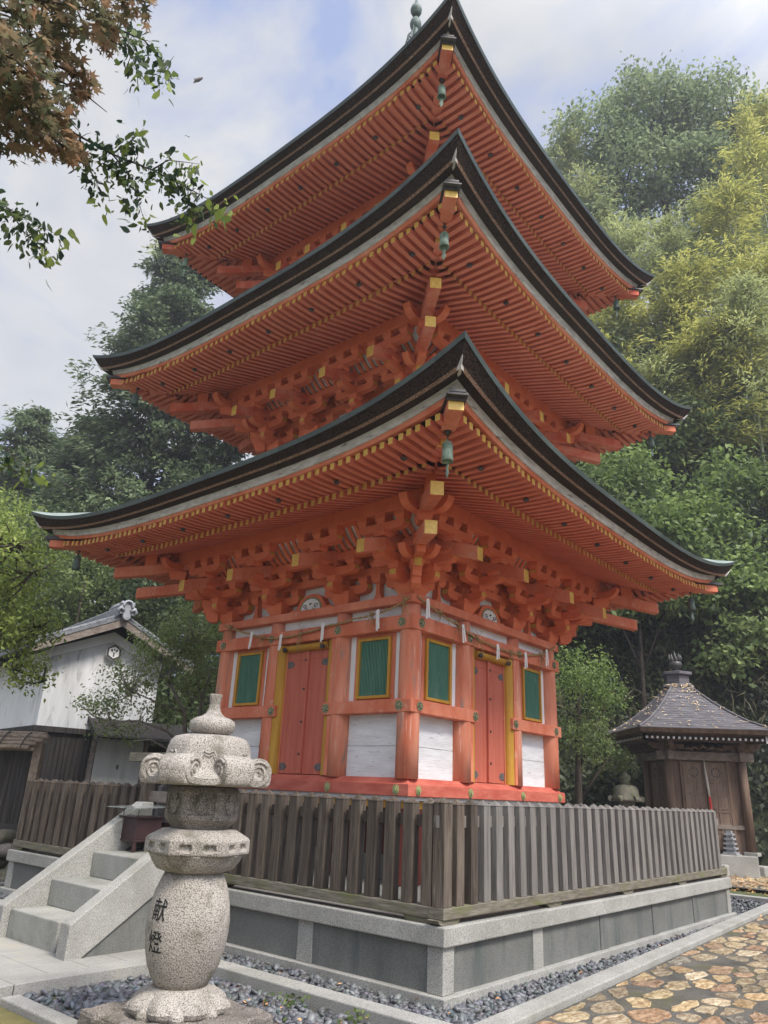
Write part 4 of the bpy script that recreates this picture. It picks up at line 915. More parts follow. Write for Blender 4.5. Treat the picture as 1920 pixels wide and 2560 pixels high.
# small weeds growing by the kerb
def weed(x, y, n, s, lab):
    Pw = np.c_[RNG.normal(x, s, n), RNG.normal(y, s, n), -.60+RNG.uniform(0, .08, n)]; o = quads('weed', leaves(Pw, np.tile([0, 0, .7], (n, 1)), .045, .6), RNG.uniform(0, .7, n), LF_MID); tag(o, lab, 'weed', 'small weeds in the pebbles')
weed(-4.82, -3.05, 60, .09, 'larger patch of small weeds by the kerb right of the stone lantern'); weed(-4.80, -3.75, 26, .06, 'small tuft of weeds by the kerb near the bottom edge')

# ================================================================== STONE LANTERN
def bool_cut(o, cut, m=None):
    o.matrix_parent_inverse = Matrix.Translation(-o.parent.location)
    md = o.modifiers.new('b', 'BOOLEAN'); md.operation = 'DIFFERENCE'; md.object = cut; md.solver = 'EXACT'
    dg = bpy.context.evaluated_depsgraph_get(); dg.update(); me = bpy.data.meshes.new_from_object(o.evaluated_get(dg)); o.modifiers.clear(); old = o.data; o.data = me; me.name = old.name
    bpy.data.objects.remove(cut, do_unlink=True)
LX, LY = -6.078, -3.267; LA = R(-127.5)
def hexr(t, k=6, off=0.0, soft=.0):
    a = ((t-off) % (2*math.pi/k))-math.pi/k; h = math.cos(math.pi/k)/math.cos(a); return h*(1-soft)+soft
lan = thing('stone_lantern', 'large pale granite lantern with curled roof corners standing in the pebbles before the stairs', 'stone lantern', (LX, LY, -.66))
c0 = (LX, LY, 0)
b = MB(); b.box(LX-.46, LX+.46, LY-.48, LY+.47, -.72, -.395); o = b.build('base_slab', GRANF, lan, .03)
sm = o.modifiers.new('sub', 'SUBSURF'); sm.subdivision_type = 'SIMPLE'; sm.levels = sm.render_levels = 4
tx = bpy.data.textures.new('rough', 'CLOUDS'); tx.noise_scale = .12; dm = o.modifiers.new('rough', 'DISPLACE'); dm.texture = tx; dm.strength = .045; dm.mid_level = .5; dm.texture_coords = 'GLOBAL'
b = MB(); b.lathe([(.30, -.42), (.26, -.33), (.215, -.265), (.19, -.245)], 40, c0)
def petal(b, t, rc, ln, wd, ht, z0):
    n_ = Vector((math.cos(t), math.sin(t), 0)); s_ = Vector((-math.sin(t), math.cos(t), 0)); A = []
    for i in range(9):
        a = math.pi*i/8; row = []
        for j in range(17):
            q = 2*math.pi*j/16; p = Vector(c0)+n_*(rc+ln*math.sin(a)*math.cos(q))+s_*(wd*math.sin(a)*math.sin(q)*(1-.18*math.cos(q)))+Vector((0, 0, z0+ht*math.cos(a)*(1-.35*math.sin(a)*math.cos(q)))); row.append(p)
        A.append(row)
    for i in range(8): b.strip(A[i], A[i+1])
for i in range(8): petal(b, LA+math.pi/8+i*math.pi/4, .195, .152, .138, .098, -.352)
for i in range(8): petal(b, LA+i*math.pi/4, .27, .085, .06, .065, -.375)
b.build('lotus_base', GRANL, lan)
shp = [(.165, -.262), (.205, -.20), (.245, -.12), (.272, -.02), (.285, .07), (.286, .15), (.275, .24), (.255, .33), (.228, .40), (.205, .452)]
b = MB(); b.lathe(shp, 48, c0); sh_o = b.build('shaft', GRANL, lan)
def shr(z):
    for (r0, z0), (r1, z1) in zip(shp, shp[1:]):
        if z0 <= z <= z1: return r0+(r1-r0)*(z-z0)/(z1-z0)
    return .25
for ch, zc in (('献', .232), ('燈', .04)):
    cu = bpy.data.curves.new('t', 'FONT'); cu.body = ch; cu.size = .142; cu.align_x = 'CENTER'; cu.offset = .0008; cu.resolution_u = 3
    to = bpy.data.objects.new('t', cu); COL.objects.link(to); dg = bpy.context.evaluated_depsgraph_get(); dg.update(); me = bpy.data.meshes.new_from_object(to.evaluated_get(dg)); bpy.data.objects.remove(to, do_unlink=True)
    import bmesh
    bm = bmesh.new(); bm.from_mesh(me); bmesh.ops.triangulate(bm, faces=bm.faces); bmesh.ops.subdivide_edges(bm, edges=[e for e in bm.edges if e.calc_length() > .02], cuts=2); bmesh.ops.triangulate(bm, faces=bm.faces)
    ys = [v.co.y for v in bm.verts]; ym = (min(ys)+max(ys))/2 if ys else 0
    for v in bm.verts:
        z = zc+(v.co.y-ym)*1.02; r = shr(z)+.0028; t = R(-174)+v.co.x*.95/r; v.co = (LX+r*math.cos(t), LY+r*math.sin(t), z)
    bm.to_mesh(me); bm.free(); me.materials.clear(); me.materials.append(INK); to = bpy.data.objects.new('carved_character', me); COL.objects.link(to); to.parent = lan
# middle platform
b = MB(); b.lathe([(.20, .45), (.262, .47), (.300, .52), (.325, .565), (.33, .572)], 96, c0, rfun=lambda t, z: hexr(t, 6, LA+math.pi/6, .55)*(1+.03*abs(math.cos(6*(t-LA)))))
b.build('platform_underside', GRANL, lan)
b = MB(); b.lathe([(.372, .573), (.376, .59), (.374, .665), (.36, .682), (.26, .735), (.24, .735)], 6, c0, smooth=False, rot=LA+math.pi/6); po = b.build('platform', GRANL, lan)
cb = MB()
for i in range(6):
    t = LA+i*math.pi/3; n_ = Vector((math.cos(t), math.sin(t), 0)); s_ = Vector((-math.sin(t), math.cos(t), 0)); ctr = Vector(c0)+n_*.328
    for s in (-1, 1):
        o_ = len(cb.v); ring_ = []
        pl = [(-.055, -.018), (-.045, .02), (-.02, .026), (0, .019), (.02, .026), (.045, .02), (.055, -.018), (.03, -.03), (-.03, -.03)]
        cb.prism(pl, lambda a, q: tuple(ctr+s_*(s*.082+a)+Vector((0, 0, .625+q))+n_*.03), lambda a, q: tuple(ctr+s_*(s*.082+a*.8)+Vector((0, 0, .625+q*.8))-n_*.027))
cu_ = cb.build('c', GRANL)
try: bool_cut(po, cu_)
except Exception as e_: print('bool', e_)
bv = po.modifiers.new('bevel', 'BEVEL'); bv.width = .008; bv.segments = 2; bv.limit_method = 'ANGLE'; bv.angle_limit = R(40)
# fire box
b = MB(); b.lathe([(.20, .733), (.222, .76), (.262, .80), (.268, .82), (.268, .985), (.25, 1.015), (.215, 1.035)], 6, c0, smooth=False, rot=LA+math.pi/6); fo_ = b.build('fire_box', GRANF, lan)
cb = MB()
for i in range(6):
    t = LA+i*math.pi/3; n_ = Vector((math.cos(t), math.sin(t), 0)); s_ = Vector((-math.sin(t), math.cos(t), 0)); ctr = Vector(c0)+n_*.232
    pl = [(-.085, -.075), (.085, -.075), (.085, .08), (-.085, .08)]; cb.prism(pl, lambda a, q: tuple(ctr+s_*a+Vector((0, 0, .905+q))+n_*.03), lambda a, q: tuple(ctr+s_*a+Vector((0, 0, .905+q))-n_*.014))
cu_ = cb.build('c', GRANF)
try: bool_cut(fo_, cu_)
except Exception as e_: print('bool', e_)
bv = fo_.modifiers.new('bevel', 'BEVEL'); bv.width = .008; bv.segments = 2; bv.limit_method = 'ANGLE'; bv.angle_limit = R(40)
for i in range(6):
    t = LA+i*math.pi/3; n_ = Vector((math.cos(t), math.sin(t), 0)); s_ = Vector((-math.sin(t), math.cos(t), 0)); ctr = Vector(c0)+n_*.219
    b = MB()
    def oval(a0, z0, ra, rz, d):
        for f in (1, .7): b.prism([(a0+ra*f*math.cos(q), z0+rz*f*math.sin(q)) for q in np.linspace(0, 6.283, 15)[:-1]], lambda a, q: tuple(ctr+s_*a+Vector((0, 0, q))+n_*(d*(1.5-f*.6))), lambda a, q: tuple(ctr+s_*a+Vector((0, 0, q))-n_*.004))
    oval(0, .885, .045, .05, .016); oval(0, .95, .03, .022, .014)
    if i % 2: oval(.05, .91, .02, .03, .012); oval(-.05, .91, .02, .03, .012)
    b.build('relief_carving', GRANF, lan, .004)
# curled roof
b = MB()
pr = [(.20, 1.035), (.36, 1.03), (.43, 1.035), (.462, 1.055), (.466, 1.085), (.448, 1.105), (.405, 1.13), (.362, 1.165), (.335, 1.205), (.320, 1.25), (.312, 1.30), (.297, 1.345), (.268, 1.372), (.22, 1.386), (.08, 1.388)]
def rf(t, z):
    f = max(0, min(1, (1.30-z)/.17)); return (1-.02)*(1-f)*hexr(t, 6, LA+math.pi/6, .75)+f*hexr(t, 6, LA+math.pi/6, .12)
b.lathe(pr, 96, c0, rfun=rf)
ro = b.build('roof', GRANL, lan)
for i in range(6):
    t = LA+math.pi/6+i*math.pi/3; n_ = Vector((math.cos(t), math.sin(t), 0)); s_ = Vector((-math.sin(t), math.cos(t), 0)); cc = Vector(c0)+n_*.375+Vector((0, 0, 1.137))
    b = MB(); w = .122; N_ = 26
    prof = []
    for j in range(N_):
        a = 2*math.pi*j/N_; prof.append((.102*math.cos(a), .102*math.sin(a)))
    b.prism(prof, lambda p, q: tuple(cc+s_*w+n_*p+Vector((0, 0, q))), lambda p, q: tuple(cc-s_*w+n_*p+Vector((0, 0, q))))
    # skirt of the curl down to the lip and back to the roof body
    b.prism([(-.14, .085), (0, .099), (.06, .078), (.098, .015), (.102, -.05), (.090, -.098), (.05, -.108), (-.12, -.108)], lambda p, q: tuple(cc+s_*(w-.015)+n_*p+Vector((0, 0, q))), lambda p, q: tuple(cc-s_*(w-.015)+n_*p+Vector((0, 0, q))))
    cur = b.build('roof_curl', GRANL, lan, .018)
    for p in cur.data.polygons: p.use_smooth = len(p.vertices) == 4
    for s in (-1, 1):
        b = MB(); sp_ = []
        for j in range(34):
            a = .6+j*.40; r = .078-.0021*j; sp_.append(cc+s_*s*(w+.001)+n_*(r*math.cos(a))+Vector((0, 0, r*math.sin(a))))
        b.tube(sp_, [.0105]*30+[.012, .014, .013, .009], 6); b.build('volute', GRANL, cur)
for i in range(6):                                                     # raised rim lines curving up over each face
    t = LA+i*math.pi/3; b = MB()
    for off in (0, .022):
        path = []
        for a, z in ((-.30, 1.14), (-.24, 1.165), (-.20, 1.20), (-.165, 1.24), (-.12, 1.266), (-.06, 1.255), (0, 1.25), (.06, 1.255), (.12, 1.266), (.165, 1.24), (.20, 1.20), (.24, 1.165), (.30, 1.14)):
            z2 = z-off; a2 = a*(1-off*3.5); rr = None
            for (r0, z0), (r1, z1) in zip(pr[4:], pr[5:]):
                if z0 <= z2 <= z1: rr = r0+(r1-r0)*(z2-z0)/(z1-z0)
            rr = (rr or .3)*rf(t+a2, z2); path.append((LX+(rr+.001)*math.cos(t+a2), LY+(rr+.001)*math.sin(t+a2), z2))
        b.tube(path, .0075, 6)
    b.build('carved_rim', GRANF if False else GRANL, ro)
    b = MB(); pth = [(-.38, 1.075), (-.25, 1.06), (-.12, 1.05), (0, 1.047), (.12, 1.05), (.25, 1.06), (.38, 1.075)]; A_, B_ = [], []
    lipf = lambda a, q, z: (LX+q*hexr(t+a, 6, LA+math.pi/6, .12)*math.cos(t+a), LY+q*hexr(t+a, 6, LA+math.pi/6, .12)*math.sin(t+a), z)
    b.strip([lipf(a, .478, z+.03) for a, z in pth], [lipf(a, .473, z-.012) for a, z in pth]); b.strip([lipf(a, .478, z+.03) for a, z in pth], [lipf(a, .44, z+.05) for a, z in pth]); b.strip([lipf(a, .473, z-.012) for a, z in pth], [lipf(a, .42, z-.014) for a, z in pth]); b.build('roof_lip', GRANL, ro)
b = MB(); b.lathe([(.07, 1.386), (.125, 1.395), (.162, 1.42), (.174, 1.458), (.168, 1.492), (.135, 1.515), (.088, 1.53), (.060, 1.552), (.044, 1.59), (.041, 1.63), (.044, 1.665), (.050, 1.69), (.047, 1.696)], 40, c0); b.build('finial', GRANL, lan)

rebase(lan)
# small weathered lantern by the hall
sl = thing('stone_lantern', 'small mossy dark stone lantern half hidden behind the far fence, left of the hall', 'stone lantern', (10.49, .34, -.64)); cs = (10.49, .34, 0)
simple('finial', lambda b: b.lathe([(.10, 1.50), (.13, 1.54), (.10, 1.58), (.155, 1.64), (.15, 1.70), (.09, 1.76), (.02, 1.85)], 20, cs), STONED, sl)
simple('roof', lambda b: b.lathe([(.30, 1.08), (.40, 1.10), (.38, 1.16), (.335, 1.22), (.32, 1.38), (.26, 1.47), (.12, 1.51)], 48, cs, rfun=lambda t, z: 1+.03*math.cos(6*t)), STONED, sl)
for i in range(6):
    t = i*math.pi/3; c = Vector(cs)+Vector((.40*math.cos(t), .40*math.sin(t), 1.15)); d = Vector((-math.sin(t), math.cos(t), 0)); simple('roof_curl', lambda b: b.tube([c-d*.06, c+d*.06], .075, 12), STONED, sl)
simple('fire_box', lambda b: b.lathe([(.22, .78), (.22, 1.08)], 6, cs, smooth=False), STONED, sl)
simple('shaft', lambda b: b.lathe([(.34, -.66), (.32, -.45), (.16, -.38), (.15, .55), (.3, .68), (.32, .78)], 24, cs), STONED, sl); rebase(sl)
sp2 = thing('stone_stupa', 'little grey stacked stone marker peeping out by the left end of the hall steps', 'stone marker', (11.95, -1.75, -.58)); cs2 = (11.95, -1.75, 0)
def stp(b):
    for i in range(5):
        z = -.06+.11*i; w = .16-.014*i; b.box(cs2[0]-w, cs2[0]+w, cs2[1]-w, cs2[1]+w, z, z+.045); b.box(cs2[0]-w*.62, cs2[0]+w*.62, cs2[1]-w*.62, cs2[1]+w*.62, z+.045, z+.11)
simple('tiers', stp, TILEL, sp2); simple('plinth', lambda b: b.box(cs2[0]-.2, cs2[0]+.2, cs2[1]-.2, cs2[1]+.2, -.6, -.06), GRAN, sp2); rebase(sp2)

# ================================================================== HEXAGONAL HALL
HX, HY, HA = 13.1, -.42, R(-150)
hall = thing('hexagonal_hall', 'small brown wooden hexagonal hall with a grey leaf-strewn pyramid roof beneath the slope', 'hall', (HX, HY, -.58)); hc = (HX, HY, 0)
def hp(r, i, z, off=.5):
    t = HA+(i+off)*math.pi/3; r = r*(.66 if i % 6 in (1, 4) else 1); s = .16 if r < 2.0 and z < 2.6 else 0; return (HX+r*math.cos(t)+s*.5, HY+r*math.sin(t)-s*.87, z)
simple('stone_base', lambda b: b.prism([0, 1, 2, 3, 4, 5] and [(i, 0) for i in range(6)], lambda i, q: hp(2.25, i, -.62), lambda i, q: hp(2.25, i, -.08)), GRAN, hall, .02)
rp = [(3.28, 2.93), (3.05, 3.0), (2.5, 3.19), (1.9, 3.47), (1.3, 3.80), (.8, 4.12), (.5, 4.33), (.45, 4.36)]
b = MB()
for k in range(6):
    for (ra, za), (rb, zb_) in (((2.6, 2.78), (3.2, 2.82)), ((3.2, 2.82), (3.27, 2.935))): b.add([hp(ra, k-1, za), hp(ra, k, za), hp(rb, k, zb_), hp(rb, k-1, zb_)], [(0, 1, 2, 3)])
b.build('roof_edge', WOODB, hall)
rfn = lambda t, z: 1+.0*t
b = MB()
for i in range(len(rp)-1):
    (r0, z0), (r1, z1) = rp[i], rp[i+1]; m_ = max(1, int((r0-r1)/.14))
    for j in range(m_):
        a0, a1 = j/m_, (j+1)/m_; ra, rb = r0+(r1-r0)*a0, r0+(r1-r0)*a1; za, zb_ = z0+(z1-z0)*a0, z0+(z1-z0)*a1
        for k in range(6): b.add([hp(ra, k-1, za+.012), hp(ra, k, za+.012), hp(rb, k, zb_), hp(rb, k-1, zb_)], [(0, 1, 2, 3)]); b.add([hp(ra, k-1, za+.012), hp(ra, k, za+.012), hp(ra, k, za-.006), hp(ra, k-1, za-.006)], [(0, 1, 2, 3)])
for k in range(6): b.tube([hp(r, k, z+.02) for r, z in rp], .035, 6)
roof_h = b.build('roof', ROOFL, hall)
simple('plinth', lambda b: (b.lathe([(.50, 4.33), (.44, 4.42), (.36, 4.42), (.36, 4.70)], 6, hc, smooth=False, rot=HA), b.lathe([(.46, 4.70), (.46, 4.79)], 6, hc, smooth=False, rot=HA)), ROOFL, hall, .01)
def jewel(b):
    b.lathe([(.10, 4.79), (.16, 4.83), (.08, 4.86), (.075, 4.88), (.165, 4.94), (.195, 5.02), (.175, 5.10), (.10, 5.16), (.03, 5.2)], 24, hc)
    for i in range(9):
        t = i*.7; q = Vector((HX+.13*math.cos(t), HY+.13*math.sin(t), 5.10)); b.tube([q, q+Vector((.05*math.cos(t), .05*math.sin(t), .12)), q+Vector((.03*math.cos(t+.8), .03*math.sin(t+.8), .26))], [.035, .03, .004], 6)
    b.tube([(HX, HY, 5.15), (HX, HY, 5.3), (HX+.02, HY, 5.45)], [.05, .035, .004], 6)
simple('finial', jewel, IRON, hall)
for k in range(6):
    x, y, _ = hp(1.87, k, 0)
    simple('column', lambda b: b.lathe([(.115, -.06), (.115, 2.45)], 16, (x, y, 0)), WOODB, hall)
    simple('column_foot', lambda b: b.box(x-.17, x+.17, y-.17, y+.17, -.085, .0), GRAN, hall, .01)
    a, c_ = Vector(hp(2.05, k-1, 2.32)), Vector(hp(2.05, k, 2.32)); A1, C1_ = Vector(hp(1.87, k-1, 2.31)), Vector(hp(1.87, k, 2.31)); d = (C1_-A1).normalized(); nrm = Vector((d.y, -d.x, 0))
    simple('tie_beam', lambda b: b.bar(A1-d*.30+nrm*.02, C1_+d*.30+nrm*.02, .14, .22), WOODG, hall, .015)
    def brk(b):
        for q in (A1+d*.02, C1_-d*.02):
            b.bar(q-d*.42+Vector((0, 0, .24)), q+d*.42+Vector((0, 0, .24)), .13, .12); b.bar(q-d*.22+Vector((0, 0, .15)), q+d*.22+Vector((0, 0, .15)), .14, .12); b.bar(q-nrm*.1+Vector((0, 0, .24)), q+nrm*.5+Vector((0, 0, .30)), .12, .12)
        b.bar(A1-d*.5+nrm*.45+Vector((0, 0, .40)), C1_+d*.5+nrm*.45+Vector((0, 0, .40)), .12, .10)
        m_ = (A1+C1_)/2; 
        for s in (-.4, -.22, 0, .22, .4): b.tube([m_+d*(s-.12)+nrm*.05+Vector((0, 0, .17)), m_+d*s+nrm*.08+Vector((0, 0, .27-abs(s)*.15)), m_+d*(s+.12)+nrm*.05+Vector((0, 0, .17))], [.03, .05, .03], 8)
    simple('bracket', brk, WOODB, hall)
    ws = lambda s, dpt, z: tuple(A1+(C1_-A1)*s-nrm*dpt+Vector((0, 0, z-2.31)))
    simple('wall_panel', lambda b: b.hexa([ws(.05, .06, -.06), ws(.95, .06, -.06), ws(.95, .14, -.06), ws(.05, .14, -.06), ws(.05, .06, 2.2), ws(.95, .06, 2.2), ws(.95, .14, 2.2), ws(.05, .14, 2.2)]), WOODB, hall)
    simple('eave_soffit', lambda b: b.add([hp(1.8, k-1, 2.75), hp(1.8, k, 2.75), hp(3.1, k, 2.80), hp(3.1, k-1, 2.80)], [(0, 1, 2, 3)]), WOODB, hall)
    e0, e1 = Vector(hp(2.98, k-1, 2.70)), Vector(hp(2.98, k, 2.70)); ed = (e1-e0).normalized()
    rw = MB(); L_ = (e1-e0).length; m_ = 22
    for i in range(m_):
        q = e0+ed*(L_*(i+.5)/m_); fr_ = abs((i+.5)/m_-.5)*2; ln_ = .9*(1-max(0, fr_-.62)/.45)+.05; rw.bar(q-nrm*ln_, q, .055, .06, 0, 1)
    for s, q in ((0, e0), (1, e1)):
        o_ = (q-Vector(hc)).normalized(); q2 = Vector((q.x, q.y, 2.71)); rw.bar(q2-Vector((o_.x, o_.y, 0))*1.2, q2+Vector((o_.x, o_.y, 0))*.06, .06, .19, 0, 1)
    rw.build('eave_rafters', [WOODB, WHITEP], hall)
    if k in (0, 5, 1):
        dr = MB()
        for s0, s1 in ((.20, .485), (.50, .785)):
            dr.hexa([ws(s0, .02, .02), ws(s1, .02, .02), ws(s1, .058, .02), ws(s0, .058, .02), ws(s0, .02, 2.15), ws(s1, .02, 2.15), ws(s1, .058, 2.15), ws(s0, .058, 2.15)])
        do = dr.build('door_leaf', WOODH, hall, .006)
        rl_ = MB(); hz = 0
        for s0, s1 in ((.20, .485), (.50, .785)):
            for z in (.03, .42, .62, .92, 1.00, 1.34, 1.62, 1.70, 2.12): rl_.hexa([ws(s0, .004, z), ws(s1, .004, z), ws(s1, .025, z), ws(s0, .025, z), ws(s0, .004, z+.035), ws(s1, .004, z+.035), ws(s1, .025, z+.035), ws(s0, .025, z+.035)])
            for s in (s0, (s0+s1)/2-.008, s1-.016):
                rl_.hexa([ws(s, .006, .03), ws(s+.016, .006, .03), ws(s+.016, .025, .03), ws(s, .025, .03), ws(s, .006, 1.70 if s not in (s0, s1-.016) else 2.15), ws(s+.016, .006, 1.70 if s not in (s0, s1-.016) else 2.15), ws(s+.016, .025, 1.7 if s not in (s0, s1-.016) else 2.15), ws(s, .025, 1.7 if s not in (s0, s1-.016) else 2.15)])
        rl_.build('door_rail', WOODH, do)
        em = MB()
        for sc in (.34, .645):
            for i in range(9):
                t = i*.7; em.prism([(.022*math.cos(q), .034*math.sin(q)) for q in np.linspace(0, 6.28, 7)[:-1]], lambda a, q: ws(sc+(.11*math.cos(t)+a)/1.87, .012, 1.90+.11*math.sin(t)+q), lambda a, q: ws(sc+(.11*math.cos(t)+a)/1.87, .022, 1.90+.11*math.sin(t)+q))
        em.build('carved_opening', IRON, do)
        simple('corner_post', lambda b: (b.hexa([ws(.16, .0, -.06), ws(.195, .0, -.06), ws(.195, .06, -.06), ws(.16, .06, -.06), ws(.16, .0, 2.2), ws(.195, .0, 2.2), ws(.195, .06, 2.2), ws(.16, .06, 2.2)]), b.hexa([ws(.79, .0, -.06), ws(.825, .0, -.06), ws(.825, .06, -.06), ws(.79, .06, -.06), ws(.79, .0, 2.2), ws(.825, .0, 2.2), ws(.825, .06, 2.2), ws(.79, .06, 2.2)])), WOODB, hall)
        simple('lower_rail', lambda b: b.hexa([ws(.06, -.01, .52), ws(.94, -.01, .52), ws(.94, .06, .52), ws(.06, .06, .52), ws(.06, -.01, .62), ws(.94, -.01, .62), ws(.94, .06, .62), ws(.06, .06, .62)]), WOODG, hall)
    if k == 0:
        bc = thing('bell_cord', 'slim red and white cord hanging down the middle of the hall doors', 'cord', ws(.49, -.10, 2.2))
        simple('cord_upper', lambda b: b.tube([ws(.488, -.06, 2.22), ws(.492, -.08, 1.9), ws(.50, -.10, 1.55), ws(.507, -.11, 1.3)], [.012, .03, .036, .030], 8), STRAPE, bc)
        simple('cord_lower', lambda b: b.tube([ws(.507, -.11, 1.3), ws(.512, -.115, 1.0), ws(.522, -.12, .72)], [.031, .034, .028], 8), CORDR, bc); rebase(bc)
for i, (dx, dy, w, h) in enumerate(((-.45, -1.9, .30, .14), (-.1, -2.1, .26, .12))): pass
simple('step_stone', lambda b: (b.box(12.55, 13.0, -2.35, -1.9, -.60, -.33), b.box(11.35, 11.9, -1.75, -1.35, -.60, -.30)), GRAN, hall, .03)
rebase(hall)
# needles and leaves lying on the hall roof
Pq = []
for _ in range(300):
    k = random.choice((0, 0, 0, 5, 5, 1)); u = random.random(); t = random.random()**.7; i = t*(len(rp)-1.01); j = int(i); f = i-j; r = rp[j][0]+(rp[j+1][0]-rp[j][0])*f; z = rp[j][1]+(rp[j+1][1]-rp[j][1])*f
    a, c_ = Vector(hp(r, k-1, z)), Vector(hp(r, k, z)); p = a+(c_-a)*u; Pq.append((p.x, p.y, z+.035))
nn_ = Vector((math.cos(HA)*.4, math.sin(HA)*.4, .85))
o = quads('fallen_leaves', leaves(np.array(Pq), np.tile(nn_[:], (len(Pq), 1)), .15, .17, 0, .12), np.array((.66, .57, .44))*RNG.uniform(.6, 1.2, (len(Pq), 1)), LITTER); o['kind'] = 'stuff'

# ================================================================== STOREHOUSE
KA = Vector((-.379, 11.466, 0)); kn = Vector((math.cos(R(-100)), math.sin(R(-100)), 0)); kr = Vector((-kn.y, kn.x, 0))
KT = lambda a, d, z: tuple(KA+kr*a-kn*d+Vector((0, 0, z)))
ku = thing('storehouse', 'white plastered storehouse with a grey tiled gable roof and black plank skirt', 'storehouse', KT(1.5, 3, -.5))
KW, KL = 3.1, 9.0; pk = KW/2+.03
b = MB(); b.prism([(0, 2.2), (KW, 2.2), (KW, 4.25), (pk, 4.93), (0, 4.25)], lambda a, z: KT(a, 0, z), lambda a, z: KT(a, .4, z)); b.build('gable_wall', PLASTD, ku)
b = MB(); b.hexa([KT(.0, .4, 2.2), KT(KW, .4, 2.2), KT(KW, KL, 2.2), KT(0, KL, 2.2), KT(0, .4, 4.25), KT(KW, .4, 4.25), KT(KW, KL, 4.25), KT(0, KL, 4.25)]); b.build('side_wall', PLAST, ku)
b = MB(); b.prism([(-.01, 4.02), (pk, 4.66), (KW+.01, 4.02), (KW+.01, 4.27), (pk, 4.95), (-.01, 4.27)], lambda a, z: KT(a, -.06, z), lambda a, z: KT(a, .1, z)); b.build('plaster_cornice', PLAST, ku, .01)
b = MB(); b.hexa([KT(.02, .02, -.6), KT(KW-.02, .02, -.6), KT(KW-.02, KL, -.6), KT(.02, KL, -.6), KT(.02, .02, 2.2), KT(KW-.02, .02, 2.2), KT(KW-.02, KL, 2.2), KT(.02, KL, 2.2)]); b.build('plank_skirt', WOODD, ku)
b = MB(); b.hexa([KT(-.05, -.06, 2.13), KT(KW+.05, -.06, 2.13), KT(KW+.05, KL, 2.13), KT(-.05, KL, 2.13), KT(-.05, -.06, 2.27), KT(KW+.05, -.06, 2.27), KT(KW+.05, KL, 2.27), KT(-.05, KL, 2.27)]); b.build('skirt_rail', WOODD, ku)
b = MB()
for i in range(13):
    a = .12+i*.118
    if a < 1.45: b.hexa([KT(a-.006, -.0, -.4), KT(a+.006, -.0, -.4), KT(a+.006, .02, -.4), KT(a-.006, .02, -.4), KT(a-.006, -.0, 2.13), KT(a+.006, -.0, 2.13), KT(a+.006, .02, 2.13), KT(a-.006, .02, 2.13)])
b.build('skirt_batten', WOODD, ku)
# roof: tile courses
ov, pitch = .62, .475
def rz(a): return 5.36-abs(a-pk)*pitch
rb = MB()
for s in (-1, 1):
    E = pk+s*(pk+.75)
    for d0, d1, a_, c_ in ((-ov, KL, 0, 0),):
        P = [KT(pk, d0, rz(pk)), KT(E, d0, rz(E)), KT(E, d1, rz(E)), KT(pk, d1, rz(pk))]; rb.hexa([(x, y, z-.10) for x, y, z in P]+P)
    nrow = int((KL+ov)/.24)
    for i in range(nrow):
        d = -ov+.12+.24*i; rb.tube([KT(pk+s*.1, d, rz(pk+.1)+.02), KT(E, d, rz(E)+.02)], .055, 6)
    for j in range(10):
        a = pk+s*(.2+j*.23)
        if abs(a-pk) < pk+.7: rb.hexa([KT(a-.012, -ov, rz(a)-.0), KT(a+.012, -ov, rz(a)-.0), KT(a+.012, KL, rz(a)), KT(a-.012, KL, rz(a)), KT(a-.012, -ov, rz(a)+.03), KT(a+.012, -ov, rz(a)+.03), KT(a+.012, KL, rz(a)+.03), KT(a-.012, KL, rz(a)+.03)])
rf_ = rb.build('roof', TILE, ku)
bb = MB()
for s in (-1, 1):
    E = pk+s*(pk+.70); P = [(pk, rz(pk)-.10), (E, rz(E)-.10), (E, rz(E)-.30), (pk, rz(pk)-.32)]; bb.prism(P, lambda a, z: KT(a, -ov+.02, z), lambda a, z: KT(a, -ov+.08, z))
    for a_ in (.5, 1.1): bb.hexa([KT(pk+s*a_-.06, -ov+.1, rz(pk+s*a_)-.26), KT(pk+s*a_+.06, -ov+.1, rz(pk+s*a_)-.26), KT(pk+s*a_+.06, .1, rz(pk+s*a_)-.26), KT(pk+s*a_-.06, .1, rz(pk+s*a_)-.26), KT(pk+s*a_-.06, -ov+.1, rz(pk+s*a_)-.11), KT(pk+s*a_+.06, -ov+.1, rz(pk+s*a_)-.11), KT(pk+s*a_+.06, .1, rz(pk+s*a_)-.11), KT(pk+s*a_-.06, .1, rz(pk+s*a_)-.11)])
bb.build('barge_board', WOODG, ku)
b = MB(); b.prism([(-.16, 5.33), (.16, 5.33), (.13, 5.58), (.07, 5.64), (-.07, 5.64), (-.13, 5.58)], lambda a, z: KT(pk+a, -ov-.02, z), lambda a, z: KT(pk+a, KL, z)); b.build('ridge', TILE, rf_)
